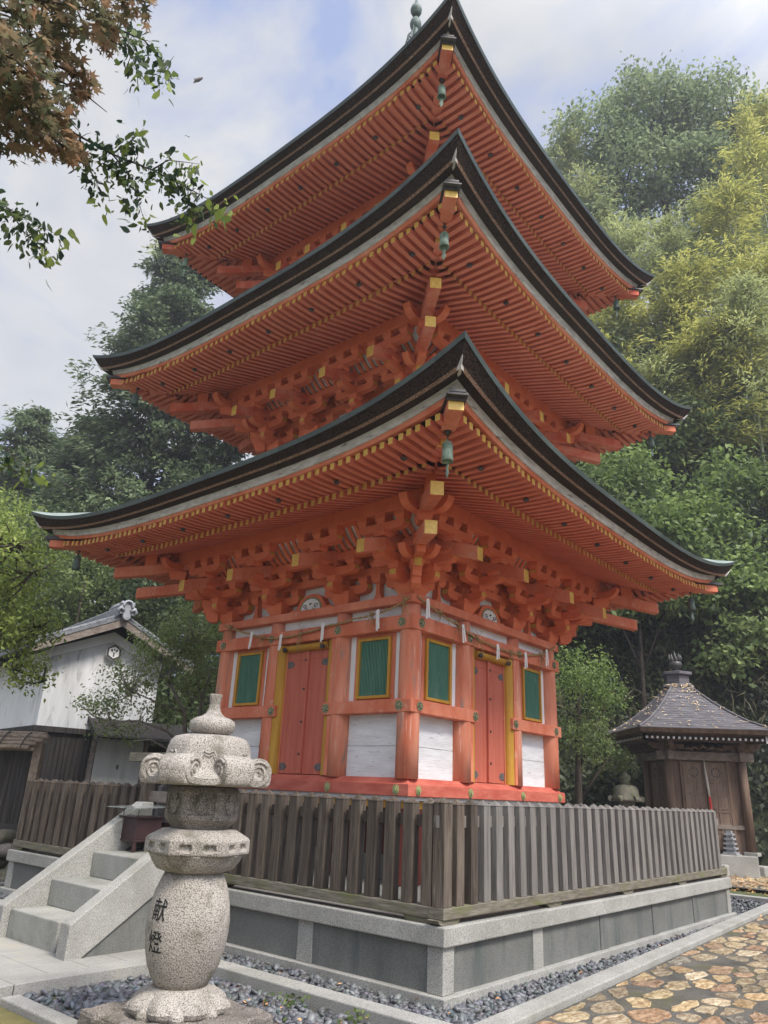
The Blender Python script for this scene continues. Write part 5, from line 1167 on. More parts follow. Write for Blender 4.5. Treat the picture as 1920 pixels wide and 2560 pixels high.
def oni(b):
    b.prism([(-.22, 5.36), (.22, 5.36), (.24, 5.5), (.15, 5.66), (-.15, 5.66), (-.24, 5.5)], lambda a, z: KT(pk+a, -ov-.12, z), lambda a, z: KT(pk+a, -ov-.02, z))
    b.tube([KT(pk, -ov-.16, 5.30), KT(pk, -ov-.02, 5.30)], .10, 16); b.tube([KT(pk, -ov-.17, 5.30), KT(pk, -ov-.15, 5.30)], .06, 12)
    for s in (-1, 1):
        b.tube([KT(pk+s*.10, -ov-.13, 5.45), KT(pk+s*.20, -ov-.15, 5.52), KT(pk+s*.26, -ov-.13, 5.44), KT(pk+s*.22, -ov-.14, 5.38)], [.05, .055, .045, .03], 8); b.tube([KT(pk+s*.08, -ov-.13, 5.62), KT(pk+s*.16, -ov-.1, 5.68), KT(pk+s*.2, -ov-.05, 5.62)], [.05, .05, .04], 8)
    b.tube([KT(pk+.13*math.cos(t), -ov-.15, 5.60+.13*math.sin(t)) for t in np.linspace(-.4, 3.5, 12)], .035, 8)
    b.tube([KT(pk, -ov-.1, 5.70), KT(pk, .3, 5.72), KT(pk, .6, 5.68)], [.08, .07, .06], 8)
simple('ridge_end_tile', oni, TILEL, rf_)
hx = lambda r: [(r*math.cos(R(60*i+30)), r*math.sin(R(60*i+30))) for i in range(6)]
ec = (1.63, 4.37)
cr_ = simple('emblem', lambda b: b.prism(hx(.235), lambda a, z: KT(ec[0]+a, -.13, ec[1]+z), lambda a, z: KT(ec[0]+a, .02, ec[1]+z)), PLAST, ku, .008)
def fr_(b):
    H1, H2 = hx(.225), hx(.17)
    for i in range(6):
        j = (i+1) % 6; b.prism([H1[i], H1[j], H2[j], H2[i]], lambda a, z: KT(ec[0]+a, -.142, ec[1]+z), lambda a, z: KT(ec[0]+a, -.128, ec[1]+z))
simple('emblem_frame', fr_, IRON, cr_)
def mk(b):
    for cx, cz, w, h in ((-.07, .06, .05, .035), (.0, .075, .035, .03), (.07, .06, .05, .035), (0, -.03, .045, .03), (0, -.09, .035, .035), (-.05, .02, .02, .02), (.05, .02, .02, .02)):
        b.prism([(w*.6*math.cos(q), h*math.sin(q)) for q in np.linspace(0, 6.28, 9)[:-1]], lambda a, z: KT(ec[0]+cx+a, -.137, ec[1]+cz+z), lambda a, z: KT(ec[0]+cx+a, -.128, ec[1]+cz+z))
simple('emblem_mark', mk, IRON, cr_)
# canopy and sliding door
b = MB(); P = [(1.32, 0, 2.58), (4.1, 0, 2.60), (4.1, -.75, 2.16), (1.32, -.75, 2.12)]; b.hexa([KT(a, d, z-.05) for a, d, z in P]+[KT(a, d, z) for a, d, z in P]); b.hexa([KT(1.28, .0, 2.46), KT(1.34, .0, 2.46), KT(1.34, -.80, 1.98), KT(1.28, -.80, 1.98), KT(1.28, .0, 2.62), KT(1.34, .0, 2.62), KT(1.34, -.80, 2.15), KT(1.28, -.80, 2.15)]); b.build('door_canopy', WOODG if False else WOODD, ku)
for a0, a1, d in ((1.62, 2.42, -.06), (2.40, 2.95, -.03)):
    dd = simple('sliding_door', lambda b: b.hexa([KT(a0, d, -.5), KT(a1, d, -.5), KT(a1, d+.05, -.5), KT(a0, d+.05, -.5), KT(a0, d, 2.08), KT(a1, d, 2.08), KT(a1, d+.05, 2.08), KT(a0, d+.05, 2.08)]), DOORW, ku, .006)
    if a0 < 2: simple('door_pull', lambda b: b.prism([(.035*math.cos(q), .07*math.sin(q)) for q in np.linspace(0, 6.28, 15)[:-1]], lambda a, z: KT(2.28+a, d-.006, 1.36+z), lambda a, z: KT(2.28+a, d+.01, 1.36+z)), IRON, dd)
simple('door_post', lambda b: (b.hexa([KT(1.44, -.08, -.5), KT(1.58, -.08, -.5), KT(1.58, .05, -.5), KT(1.44, .05, -.5), KT(1.52, -.08, 2.4), KT(1.60, -.08, 2.4), KT(1.60, .05, 2.4), KT(1.52, .05, 2.4)]), b.hexa([KT(2.97, -.08, -.5), KT(3.07, -.08, -.5), KT(3.07, .05, -.5), KT(2.97, .05, -.5), KT(2.97, -.08, 2.2), KT(3.07, -.08, 2.2), KT(3.07, .05, 2.2), KT(2.97, .05, 2.2)])), WOODG, ku)
rebase(ku)
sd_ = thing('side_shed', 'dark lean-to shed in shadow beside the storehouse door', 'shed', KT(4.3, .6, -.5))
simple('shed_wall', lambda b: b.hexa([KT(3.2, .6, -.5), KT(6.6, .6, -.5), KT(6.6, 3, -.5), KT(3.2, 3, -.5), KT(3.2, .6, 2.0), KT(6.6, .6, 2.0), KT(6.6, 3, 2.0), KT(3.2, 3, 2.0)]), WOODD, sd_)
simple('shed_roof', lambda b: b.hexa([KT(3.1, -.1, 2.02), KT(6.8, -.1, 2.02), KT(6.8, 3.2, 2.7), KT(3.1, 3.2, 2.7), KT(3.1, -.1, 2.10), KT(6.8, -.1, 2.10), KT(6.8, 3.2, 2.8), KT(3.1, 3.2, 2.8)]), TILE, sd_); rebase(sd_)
# plank fence with bamboo pole coping
pf = thing('plank_fence', 'black plank fence capped with tied bamboo poles at the far left', 'fence', (-3.6, 6.0, 0)); PF = lambda a, d, z: (-2.95-.66*a+.75*d, 5.42+.75*a+.66*d, z)
simple('planks', lambda b: b.hexa([PF(.28, .0, .25), PF(6, 0, .25), PF(6, .06, .25), PF(.28, .06, .25), PF(.28, 0, 1.55), PF(6, 0, 1.55), PF(6, .06, 1.55), PF(.28, .06, 1.55)]), WOODD, pf)
b = MB()
for i in range(40): a = .3+i*.15; b.hexa([PF(a-.006, -.012, .26), PF(a+.006, -.012, .26), PF(a+.006, 0, .26), PF(a-.006, 0, .26), PF(a-.006, -.012, 1.5), PF(a+.006, -.012, 1.5), PF(a+.006, 0, 1.5), PF(a-.006, 0, 1.5)])
b.build('batten', WOODD, pf)
for j, (d, z, a0) in enumerate(((-.22, 1.63, .05), (-.30, 1.565, .12), (-.12, 1.70, .0), (-.02, 1.75, .08), (-.36, 1.50, .2), (-.26, 1.48, .15))):
    b = MB(); pth = [PF(a0+i*.25, d+.01*math.sin(i*2.1), z+.008*math.sin(i*1.7)) for i in range(25)]; b.tube(pth, [.036+.003*(i % 2) for i in range(25)], 10); b.build('bamboo_pole', BAMB, pf)
b = MB()
for i in range(16):
    a = .35+i*.38; b.tube([PF(a, -.40, 1.50), PF(a, -.32, 1.62), PF(a, -.15, 1.745), PF(a, .03, 1.79)], .012, 5)
b.build('tie', IRON, pf); simple('end_post', lambda b: b.hexa([PF(.12, -.05, .2), PF(.26, -.05, .2), PF(.26, .09, .2), PF(.12, .09, .2), PF(.12, -.05, 1.6), PF(.26, -.05, 1.6), PF(.26, .09, 1.6), PF(.12, .09, 1.6)]), BAMB, pf); rebase(pf)
sw_ = thing('stone_wall', 'low rough stone wall carrying the black plank fence at the far left', 'stone wall', (-3.6, 6.0, -.64)); k_ = 0
for r_ in range(4):
    for i in range(9):
        a = -.1+i*.42+(.2 if r_ % 2 else 0); z = -.58+r_*.21; b = MB(); q = PF(a+random.uniform(-.05, .05), random.uniform(-.06, .02), z)
        b.lathe([(.04, -.10), (.17, -.09), (.21, 0), (.16, .09), (.05, .11)], 9, q, rfun=lambda t, zz: 1+.22*math.sin(2*t+i)+.1*math.sin(3*t+r_)); b.build('wall_stone', STONED if (i+r_) % 3 else GRANF, sw_)
rebase(sw_)
# bird
bd = thing('bird', 'small dark bird flying alone in the pale sky left of the top roof', 'bird', (-3.52, 3.5, 16.1)); bx = Vector((-3.52, 3.5, 16.1))
ax = (Vector((.65, -.76, 0))*.75+Vector((0, 0, .62))).normalized(); ay = Vector((-.65, .76, 0))*.75+Vector((0, 0, .5))
b = MB(); b.tube([bx-ax*.10, bx-ax*.06, bx, bx+ax*.07, bx+ax*.11, bx+ax*.135], [.012, .034, .045, .034, .026, .006], 10); bo = b.build('body', IRONG, bd)
b = MB(); b.prism([(-.02, 0), (.05, 0), (.03, .08), (-.02, .15), (-.04, .15), (-.045, .07)], lambda p, q: tuple(bx+ax*p+ay*q*.7+fw*.004), lambda p, q: tuple(bx+ax*p+ay*q*.7-fw*.004)); b.build('wing', IRONG, bd)
b = MB(); b.prism([(-.06, -.01), (-.13, -.05), (-.15, -.02), (-.08, .02)], lambda p, q: tuple(bx+ax*p+ay*q+fw*.004), lambda p, q: tuple(bx+ax*p+ay*q-fw*.004)); b.build('tail', IRONG, bd); rebase(bd)

# ================================================================== TREES AND HILLSIDE
def tree(name, label, cat, base, limbs, ells, clumps, per, sig, leaf, asp, m, trunk_m=TRUNK, r0=.16, group=None, droop=.2, flat=1., shell=.5, jit=.9, lo=0., hi=1., part='crown', twigs=0):
    t = thing(name, label, cat, base, group)
    P, Nn, C = crown(ells, clumps, per, sig, shell, flat); sh = clump_shade(len(C), per, lo, hi)
    quads(part, leaves(P, Nn, leaf, asp, droop, jit), sh, m, t)
    b = MB()
    for path, ra, rb in limbs:
        n = len(path); b.tube(path, [ra+(rb-ra)*i/(n-1) for i in range(n)], 8)
    if twigs:
        tips = [Vector(p) for path, _, _ in limbs for p in path[1:]]
        for i in RNG.choice(len(C), min(twigs, len(C)), replace=False):
            c = Vector(C[i]); q = min(tips, key=lambda v: (v-c).length); mid = (c+q)/2+Vector((0, 0, -.1*(c-q).length)); b.tube([q, mid, c], [r0*.16, r0*.11, r0*.04], 5)
    b.build('trunk', trunk_m, t); rebase(t); return t
# leafy tree reaching in at the left edge
tree('broadleaf_tree', 'bright yellow green leafy tree reaching in from the left edge before the white storehouse', 'tree', (-5.62, 8.09, -.6),
     [([(-5.62, 8.09, -.6), (-5.52, 7.89, 1.0), (-5.22, 7.29, 2.2), (-4.82, 6.39, 2.9)], .16, .06), ([(-5.22, 7.29, 2.2), (-4.92, 6.69, 3.2), (-4.62, 5.99, 4.1), (-4.32, 5.39, 5.0)], .07, .03), ([(-4.82, 6.39, 2.9), (-4.42, 5.89, 2.95), (-3.92, 5.39, 2.8), (-3.52, 4.99, 2.6)], .045, .015), ([(-4.82, 6.39, 2.9), (-4.32, 5.69, 3.3), (-3.82, 5.09, 3.5)], .04, .015), ([(-4.62, 5.99, 4.1), (-4.02, 5.19, 4.5)], .03, .012)],
     [((-5.02, 6.29, 4.2), (1.2, 1.2, 1.0)), ((-4.32, 5.54, 4.7), (.85, .85, .8)), ((-3.97, 5.24, 3.55), (.62, .62, .45)), ((-3.77, 5.09, 2.75), (.42, .42, .25)), ((-4.72, 5.89, 3.3), (.7, .7, .45)), ((-5.42, 6.79, 5.4), (1.2, 1.2, 1.0))],
     [110, 90, 55, 22, 45, 70], 26, .11, .095, .5, LF_BRIGHT, twigs=120)
# pale branched tree between storehouse and pagoda
tree('small_tree', 'small airy tree with pale crooked branches between storehouse and pagoda', 'tree', (.05, 5.6, -.6),
     [([(.05, 5.6, -.6), (-.05, 5.4, .8), (-.2, 5.2, 1.7), (-.42, 5.1, 2.4), (-.8, 5.15, 2.9)], .085, .03), ([(-.05, 5.4, .8), (.1, 5.3, 1.8), (.05, 5.2, 2.7), (.2, 5.2, 3.4)], .06, .025), ([(-.2, 5.2, 1.7), (-.7, 5.2, 2.0), (-1.3, 5.3, 2.15), (-1.8, 5.5, 2.1)], .035, .01), ([(-.42, 5.1, 2.4), (-.9, 5.2, 2.5), (-1.5, 5.4, 2.7)], .03, .01), ([(.05, 5.2, 2.7), (-.3, 5.1, 3.3), (-.4, 5.1, 3.9)], .025, .01), ([(-.2, 5.2, 1.7), (-.6, 5.0, 1.6), (-1.2, 5.0, 1.8), (-1.5, 5.05, 1.75)], .03, .009)],
     [((-.40, 5.2, 4.1), (.70, .7, .55)), ((-.2, 5.15, 3.3), (.65, .6, .55)), ((-1.1, 5.3, 3.65), (.62, .6, .48)), ((-1.5, 5.5, 3.0), (.6, .5, .38)), ((-1.75, 5.9, 2.42), (.6, .45, .24)), ((-.9, 5.2, 2.4), (.5, .4, .22)), ((.1, 5.5, 2.7), (.45, .5, .6)), ((-1.45, 5.75, 1.95), (.45, .4, .16))],
     [90, 60, 60, 42, 34, 16, 24, 14], 24, .10, .075, .5, LF_AIRY, BRANCH, r0=.085, twigs=90, hi=1.)
# cypresses behind
def cypress(label, base, top, width, n, seed, grp='tall cypresses behind the storehouse'):
    t = thing('cypress_tree', label, 'tree', base, grp); bx, by, bz = base; H = top-bz; rng = np.random.default_rng(seed)
    b = MB(); b.tube([(bx, by, bz), (bx+.1, by, bz+H*.5), (bx, by+.1, bz+H*.97)], [.045*width+.12, .14, .03], 8); P, Nn, D, sh = [], [], [], []
    for i in range(n):
        f = .10+.90*rng.random()**.85; z = bz+H*f; r = width*(1.02-f)**.62*rng.uniform(.55, 1.08); a = rng.uniform(0, 6.283); dr = np.array([math.cos(a), math.sin(a), 0.])
        e = np.array([bx, by, z])+dr*r+np.array([0, 0, r*rng.uniform(-.05, .28)]); s = np.array([bx, by, z-r*.15])
        b.tube([s, (s+e)/2+np.array([0, 0, .10*r]), e], [.05, .035, .012], 5)
        k = int(7+r*3.0)
        for q in range(k):
            u = rng.uniform(.30, 1.05); c = s+(e-s)*u+np.array([0, 0, .1*r*math.sin(3.14*u)])+rng.normal(0, .16+.05*r, 3)*np.array([1, 1, .6]); m = 16; sp = rng.normal(0, .24, (m, 3))*np.array([1, 1, .55]); P.append(c+sp); Nn.append(np.tile([0, 0, 1.], (m, 1))+dr*.5); D.append(np.tile(dr+np.array([0, 0, -.25]), (m, 1))); sh.append(np.clip(rng.uniform(.0, .7)+rng.uniform(0, .35, m), 0, 1))
    P = np.concatenate(P); quads('crown', leaves(P, np.concatenate(Nn), .32, .42, .15, .55, D=np.concatenate(D)), np.concatenate(sh), LF_CYP, t); b.build('trunk', TRUNK, t); rebase(t)
def gp(l, r, z=None): p = CAM+FH*r+RH*l; return (p.x, p.y, hillh(p.x, p.y)-.3 if z is None else z)
cypress('tall dark cypress rising behind the left eaves of the pagoda, the largest on that side', gp(-12.2, 35), 31.5, 6.6, 330, 1)
cypress('shorter feathery cypress at the left edge beyond the lowest roof tip', gp(-20.5, 38), 21.0, 4.6, 150, 2)
cypress('slim dark cypress filling the gap low behind the middle roof', gp(-8.2, 34), 24.5, 4.6, 150, 3)
cypress('broad low cypress between the edge cypress and the largest one', gp(-16.5, 37), 20.0, 4.4, 130, 4)
# dense evergreen mass on the left slope
def massif(name, lab, cat, ells, clumps, per, sig, leaf, asp, m, grp=None, stuff=False, lo=0, hi=1., base=None, droop=.25):
    P, Nn, C = crown(ells, clumps, per, sig, .35); o = quads(name, leaves(P, Nn, leaf, asp, droop), clump_shade(len(C), per, lo, hi), m)
    if stuff: o['kind'] = 'stuff'; return o
    t = thing(name, lab, cat, base, grp); o.name = 'foliage'; o.data.name = 'foliage'; o.parent = t
    c = Vector(ells[0][0]); b = MB(); b.tube([base, (Vector(base)+c)/2, c], [.12, .08, .03], 6)
    for e in ells[1:]: b.tube([(Vector(base)+c)/2, Vector(e[0])], [.05, .02], 5)
    b.build('stem', TRUNK, t); rebase(t); return t
massif('slope_thicket', '', '', [(gp(-15.5, 30, 9.5), (3.2, 2.6, 3.0)), (gp(-12.0, 29.5, 9.3), (3.2, 2.6, 3.0)), (gp(-8.6, 28.5, 8.6), (3.2, 2.6, 3.0)), (gp(-5.2, 27.5, 7.4), (3.0, 2.6, 3.0)), (gp(-10, 29, 4.0), (6.0, 2.6, 3.4)), (gp(-15.5, 29, 4.0), (4.5, 2.6, 3.6)), (gp(-4.5, 27, 3.0), (4, 2.5, 3.4))], [210, 210, 200, 150, 220, 110, 110], 28, .32, .22, .5, LF_DARK, stuff=True)
for lab, e, base, k, m in (('rounded light green bush tree on the slope above the storehouse roof', [(gp(-11.0, 26.5, 8.2), (1.5, 1.4, 1.2)), (gp(-12.2, 27, 7.0), (1.4, 1.3, 1.2))], gp(-11.2, 27, 2.0), [70, 50], LF_MID),
                           ('leafy green tree on the slope at the far left behind the bright tree', [(gp(-14.6, 26, 9.6), (1.9, 1.6, 1.6)), (gp(-16.0, 26, 7.6), (1.8, 1.4, 1.6))], gp(-14.6, 26.5, 2.0), [110, 70], LF_BRIGHT)):
    massif('slope_tree', lab, 'tree', e, k, 28, .20, .17, .5, m, 'trees on the left slope', base=base)
# right: ivy bank, shrubs, bamboo, great tree
def onhill(l, r): p = CAM+FH*r+RH*l; return np.array([p.x, p.y, hillh(p.x, p.y)])
Pi, Ni = [], []
n_i = 0
while n_i < 34000:
    l = RNG.uniform(-2, 18); r = 22.0+RNG.uniform(0, 7.5); p = onhill(l, r)
    if p[2] < -.6: continue
    q = onhill(l, r+.2); sl_ = (q[2]-p[2])/.2; nv = np.array([-FH.x*sl_, -FH.y*sl_, 1.]); nv /= np.linalg.norm(nv); Pi.append(p+nv*RNG.uniform(0, .5)); Ni.append(nv); n_i += 1
Pi = np.array(Pi); cell = np.sin(Pi[:, 0]*2.1+Pi[:, 2]*1.3)*np.sin(Pi[:, 1]*1.7-Pi[:, 2]*1.9)
o = quads('hillside_ivy', leaves(Pi, np.array(Ni), .17, .75, .8, .6), np.clip(.35+.35*cell+RNG.uniform(-.25, .3, len(Pi)), 0, 1), LF_IVY); o['kind'] = 'stuff'
# hanging dry grass and stems on the bank
Pg = Pi[RNG.choice(len(Pi), 5200, replace=False)]; Pg = Pg[(Pg[:, 2] > 3.0)]
o = quads('hillside_grass', leaves(Pg+np.array([-.25, -.2, .1]), np.tile([-.7, -.6, .3], (len(Pg), 1)), .75, .035, 1.1, .5), RNG.uniform(.2, .9, len(Pg)), leafmat('dry_grass', (.03, .035, .012), (.17, .14, .06), .2)); o['kind'] = 'stuff'
bush_l = (('bright glossy bush beside the right corner of the pagoda body', (9.4, 1.0, 4.2), (1.0, 1.0, .85), (9.6, 1.4, -.6), LF_SHR, .10, 85), ('darker bush under the glossy one, low behind the pagoda sill', (9.7, 1.2, 2.7), (.9, .9, .7), (9.9, 1.5, -.6), LF_MID, .10, 60))
for lab, c, r, base, m, lf, k in bush_l: massif('bush', lab, 'bush', [(c, r), ((c[0]+.7, c[1]-.5, c[2]-.5), (r[0]*.6, r[1]*.6, r[2]*.6))], [k, k//3], 30, .13, lf, .5, m, 'bushes behind the pagoda', base=base)
shr = [('large leafy shrub with pale new leaves overhanging the hall roof, nearest the right edge', 12.8, 25.8, 9.0, (2.0, 1.5, .9), LF_SHR), ('leafy shrub with broad light leaves right of the lowest roof tip', 10.7, 26.6, 10.9, (1.9, 1.5, 1.0), LF_SHR), ('leafy bright shrub on the slope above the lowest right roof tip', 9.9, 28.2, 14.0, (2.0, 1.6, 1.1), LF_SHR), ('pale green shrub high on the slope at the right edge below the bamboo', 14.6, 27.8, 13.6, (2.3, 1.8, 1.2), LF_SHR), ('dark green shrub below the right tip of the middle roof', 8.4, 27.6, 12.6, (1.7, 1.4, 1.1), LF_MID), ('deep green shrub on the slope right of the middle roof tip', 13.2, 29.4, 17.0, (2.3, 1.8, 1.3), LF_MID), ('mid green shrub at the right edge among the bamboo stems', 16.6, 29.6, 18.4, (2.3, 1.8, 1.5), LF_MID), ('low green shrub hanging over the bank right of the pagoda eave', 9.4, 25.8, 8.6, (1.7, 1.3, .7), LF_MID), ('dark shrub in the shade behind the bells of the middle roof', 9.0, 29.6, 16.0, (1.9, 1.6, 1.4), LF_DARK), ('green shrub on the bank above the hall finial', 13.0, 25.2, 6.6, (1.2, 1.0, .5), LF_MID), ('broad light green shrub halfway up the slope at the right', 12.6, 27.2, 11.7, (1.9, 1.5, 1.0), LF_SHR), ('small dark shrub close to the right end of the lowest eave', 8.2, 27.2, 9.6, (1.5, 1.3, 1.0), LF_DARK)]
for lab, l, r, z, rad, m in shr:
    p = CAM+FH*r+RH*l; h = hillh(p.x, p.y); massif('hillside_shrub', lab, 'shrub', [((p.x, p.y, z), rad), ((p.x-.8, p.y+.7, z-.8), (rad[0]*.7, rad[1]*.7, rad[2]*.7)), ((p.x+.6, p.y-.9, z-.6), (rad[0]*.7, rad[1]*.7, rad[2]*.7))], [75, 40, 40], 20, .26, .27, .55, m, 'shrubs on the right slope', base=(p.x+.3, p.y+.3, min(h, z-.6)), droop=.5)
massif('slope_thicket', '', '', [(gp(l, r, z), (2.6, 2.2, 2.0)) for l, r, z in ((6.5, 29, 11), (8.5, 30, 14.5), (9.5, 31, 18.5), (12.0, 31, 17.5), (14.8, 31, 18), (17.5, 31, 20), (11.0, 29, 12), (14.0, 28.8, 12), (16.5, 28.5, 13), (7.5, 28.5, 7.5), (12.5, 32, 21.5), (16, 32, 22.5), (10.2, 32, 22), (18.6, 30, 16), (5, 30, 13), (11.4, 26.8, 8.4), (15.4, 26.8, 9.5))], [90]*17, 24, .38, .26, .5, LF_DARK, stuff=True)
# bamboo: culms with drooping plumes
def bamboo(lab, l, r, z1, lean, m, k, seed, wid=1.0):
    rng = np.random.default_rng(seed); p = CAM+FH*r+RH*l; z0 = hillh(p.x, p.y)-.3; t = thing('bamboo', lab, 'bamboo', (p.x, p.y, z0), 'bamboo stems on the right slope'); L_ = z1-z0
    path = []
    for i in range(15):
        f = i/14; path.append(Vector((p.x, p.y, z0))+RH*(lean*f**2.2)+FH*(-.6*f**2)+Vector((0, 0, L_*(f-.06*f**4))))
    b = MB(); b.tube(path, [.075*(1-.78*i/14) for i in range(15)], 8)
    for i in range(1, 14):
        for q in range(3): pp = path[i].lerp(path[i+1], q/3); d = (path[i+1]-path[i]).normalized(); rr = .075*(1-.78*(i+q/3)/14); b.tube([pp-d*.012, pp+d*.012], rr*1.16, 8)
    P, D, sh = [], [], []
    for i in range(k):
        f = rng.uniform(.38, 1.0) if i % 4 else rng.uniform(.85, 1.0); j = min(13, int(f*14)); c = path[j].lerp(path[j+1], f*14-j); a = rng.uniform(0, 6.283); ln = wid*rng.uniform(.5, 1.7)*(1.25-f*.55); dr = np.array([math.cos(a), math.sin(a), .25]); e = np.array(c)+dr*ln; e[2] -= .22*ln*ln
        b.tube([c, (np.array(c)+e)/2+np.array([0, 0, .12]), e], [.012, .009, .004], 4); m_ = 34; u = rng.uniform(.25, 1.15, (m_, 1)); P.append(np.array(c)+(e-np.array(c))*u+rng.normal(0, .17, (m_, 3))); D.append(np.tile(dr*np.array([1, 1, 0])+np.array([0, 0, -.55]), (m_, 1))); sh.append(np.clip(rng.uniform(.1, .75)+rng.uniform(-.1, .3, m_), 0, 1))
    quads('plume', leaves(np.concatenate(P), np.tile([0, 0, 1.], (k*34, 1)), .34, .20, .4, .6, D=np.concatenate(D)), np.concatenate(sh), m, t); b.build('culm', CULM, t); rebase(t)
bl_ = [('tall bamboo with golden plumes at the right edge of the grove', 19.8, 30.5, 36.5, -.8, LF_BAM), ('bamboo with a golden drooping top just left of the right edge', 17.6, 30, 32.0, -.6, LF_BAM), ('yellow bamboo leaning left below the great tree', 15.6, 30, 27.5, -1.2, LF_BAM), ('slender bamboo with a bare pale stem in the middle of the grove', 14.0, 34, 33.5, -.8, LF_BAMG), ('pale thin bamboo close to the top right roof edge', 12.2, 35, 38.0, -.9, LF_BAMG), ('feathery bamboo rising beside the upper right roof, nearest the pagoda', 11.4, 36, 43.5, -1.0, LF_BAMG), ('bamboo with yellow-green leaves right of the top roof tip', 13.4, 30.5, 25.5, .6, LF_BAM), ('short golden bamboo at the right edge in front of the grove', 17.8, 29, 26.5, -.5, LF_BAM), ('green bamboo standing straight with a thick visible stem at the right edge', 15.9, 27.8, 24.0, .1, LF_BAMG), ('golden bamboo tuft low in the grove centre', 14.6, 29, 22.0, -.7, LF_BAM), ('bamboo with dull green plumes behind the middle roof tip', 11.6, 32, 24.5, .3, LF_BAMG), ('tallest bamboo plume against the great tree at the right edge', 21.2, 31.5, 40.5, -1.0, LF_BAM), ('bamboo with mixed green and yellow leaves right of centre', 16.8, 33.5, 33.0, -1.2, LF_BAMG), ('leaning bamboo low beside the right tip of the middle roof', 12.0, 30.0, 21.0, .8, LF_BAMG), ('dull green bamboo screening the slope under the top right roof tip', 10.8, 33.5, 29.5, -.5, LF_BAMG), ('pale olive bamboo between the golden ones at the right', 18.6, 32, 34.0, -1.2, LF_BAMG), ('feathery yellow bamboo just right of the middle roof edge', 11.0, 31, 26.0, .4, LF_BAM), ('soft green bamboo filling the grove right of the upper roof tip', 14.6, 31.5, 30.0, -.4, LF_BAMG), ('low golden bamboo leaning over the shrubs at the right edge', 16.4, 28.6, 22.5, -1.0, LF_BAM)]
for i, (lab, l, r, z1, lean, m) in enumerate(bl_): bamboo(lab, l, r, z1, lean, m, 125, 20+i, 1.4)
bamboo('bamboo plume beyond the cypress top under the upper left roof tip', -13.6, 38, 34.0, -.8, LF_BAMG, 50, 77, 1.2)
g0 = Vector(gp(17.0, 36)); 
tree('great_tree', 'great rounded broadleaf tree towering on the ridge behind the bamboo', 'tree', tuple(g0),
     [([g0, gp(17, 36, 28), gp(17, 36, 35), gp(16.8, 36, 42)], .5, .12), ([gp(17, 36, 26), gp(14, 36, 32), gp(12, 36, 37)], .22, .06), ([gp(17, 36, 30), gp(20, 36, 36), gp(22.5, 36, 41)], .22, .06), ([gp(17, 36, 25), gp(14, 36, 28), gp(11.8, 36, 29)], .16, .05), ([gp(17, 36, 33), gp(14.5, 36, 38), gp(13.5, 36, 42)], .16, .05), ([gp(17, 36, 29), gp(20, 36, 31), gp(22.5, 36, 33)], .16, .05)],
     [(gp(12.6, 36, 41.6), (2.6, 2.8, 2.4)), (gp(16.4, 36, 44.4), (3.2, 2.8, 2.8)), (gp(20.4, 36, 44.0), (3.2, 2.8, 2.8)), (gp(24, 36, 42.6), (3.0, 2.6, 2.6)), (gp(11.3, 36, 35.2), (2.2, 2.4, 2.4)), (gp(15.2, 36, 38.6), (3.0, 2.8, 2.6)), (gp(19.2, 36, 38.4), (3.0, 2.6, 2.6)), (gp(22.8, 36, 37.6), (2.8, 2.6, 2.6)), (gp(11.8, 36, 29.0), (2.0, 2.0, 1.8)), (gp(15.2, 36, 32.2), (2.6, 2.4, 2.0)), (gp(18.9, 36, 32.0), (2.6, 2.4, 2.0)), (gp(22, 36, 32.4), (2.4, 2.4, 2.0))],
     [110, 150, 150, 110, 80, 130, 130, 100, 45, 55, 55, 55], 42, .42, .33, .5, LF_BIG, r0=.4, shell=.4, twigs=170)
# ------------------------------------------------ branches overhead at the upper left
def lobed(P, size, m, name, parent, lobes=7, sh=None):
    n = len(P); ang = np.linspace(-2.35, 2.35, lobes); ln = np.array([.42, .75, .95, 1.0, .95, .75, .42])
    pts = [(0, -.12)]
    for i, a in enumerate(ang):
        pts.append((ln[i]*math.sin(a), ln[i]*math.cos(a)))
        if i < lobes-1: am = (a+ang[i+1])/2; pts.append((.36*math.sin(am), .36*math.cos(am)))
    pts = np.array(pts); k = len(pts); nr = unit(RNG.normal(0, .55, (n, 3))+np.array([0, 0, 1.])); d = unit(RNG.normal(0, 1, (n, 3))+np.array([.3, -.3, -1.0])); d = unit(d-nr*(d*nr).sum(1, keepdims=True)); w = np.cross(nr, d); s = (size*RNG.uniform(.65, 1.2, n))[:, None, None]
    V = P[:, None, :]+s*(w[:, None, :]*pts[None, :, :1]+d[:, None, :]*pts[None, :, 1:2]+nr[:, None, :]*(-.18*(pts[None, :, :1]**2+pts[None, :, 1:2]**2)))
    return quads(name, V, sh if sh is not None else RNG.uniform(0, 1, n), m, parent)
mpl = thing('maple_tree', 'overhanging maple boughs with dark green and reddish leaves at the upper left corner', 'maple', (-10.6, -4.2, -.6))
ME = [(-9.202, -5.495, 3.851, .159), (-9.054, -5.449, 4.037, .153), (-8.996, -5.655, 3.992, .123), (-8.841, -5.656, 4.246, .123), (-9.17, -5.66, 3.507, .14), (-8.957, -5.358, 3.971, .105), (-8.896, -5.506, 3.821, .076), (-9.08, -5.563, 3.443, .13), (-8.946, -5.485, 3.604, .09), (-8.87, -5.499, 3.758, .059), (-9.034, -5.441, 3.424, .119), (-8.906, -5.46, 3.482, .09), (-8.842, -5.505, 3.432, .062), (-9.205, -5.463, 3.522, .184), (-8.847, -5.546, 4.071, .07)]
Pm = []; Sm = []
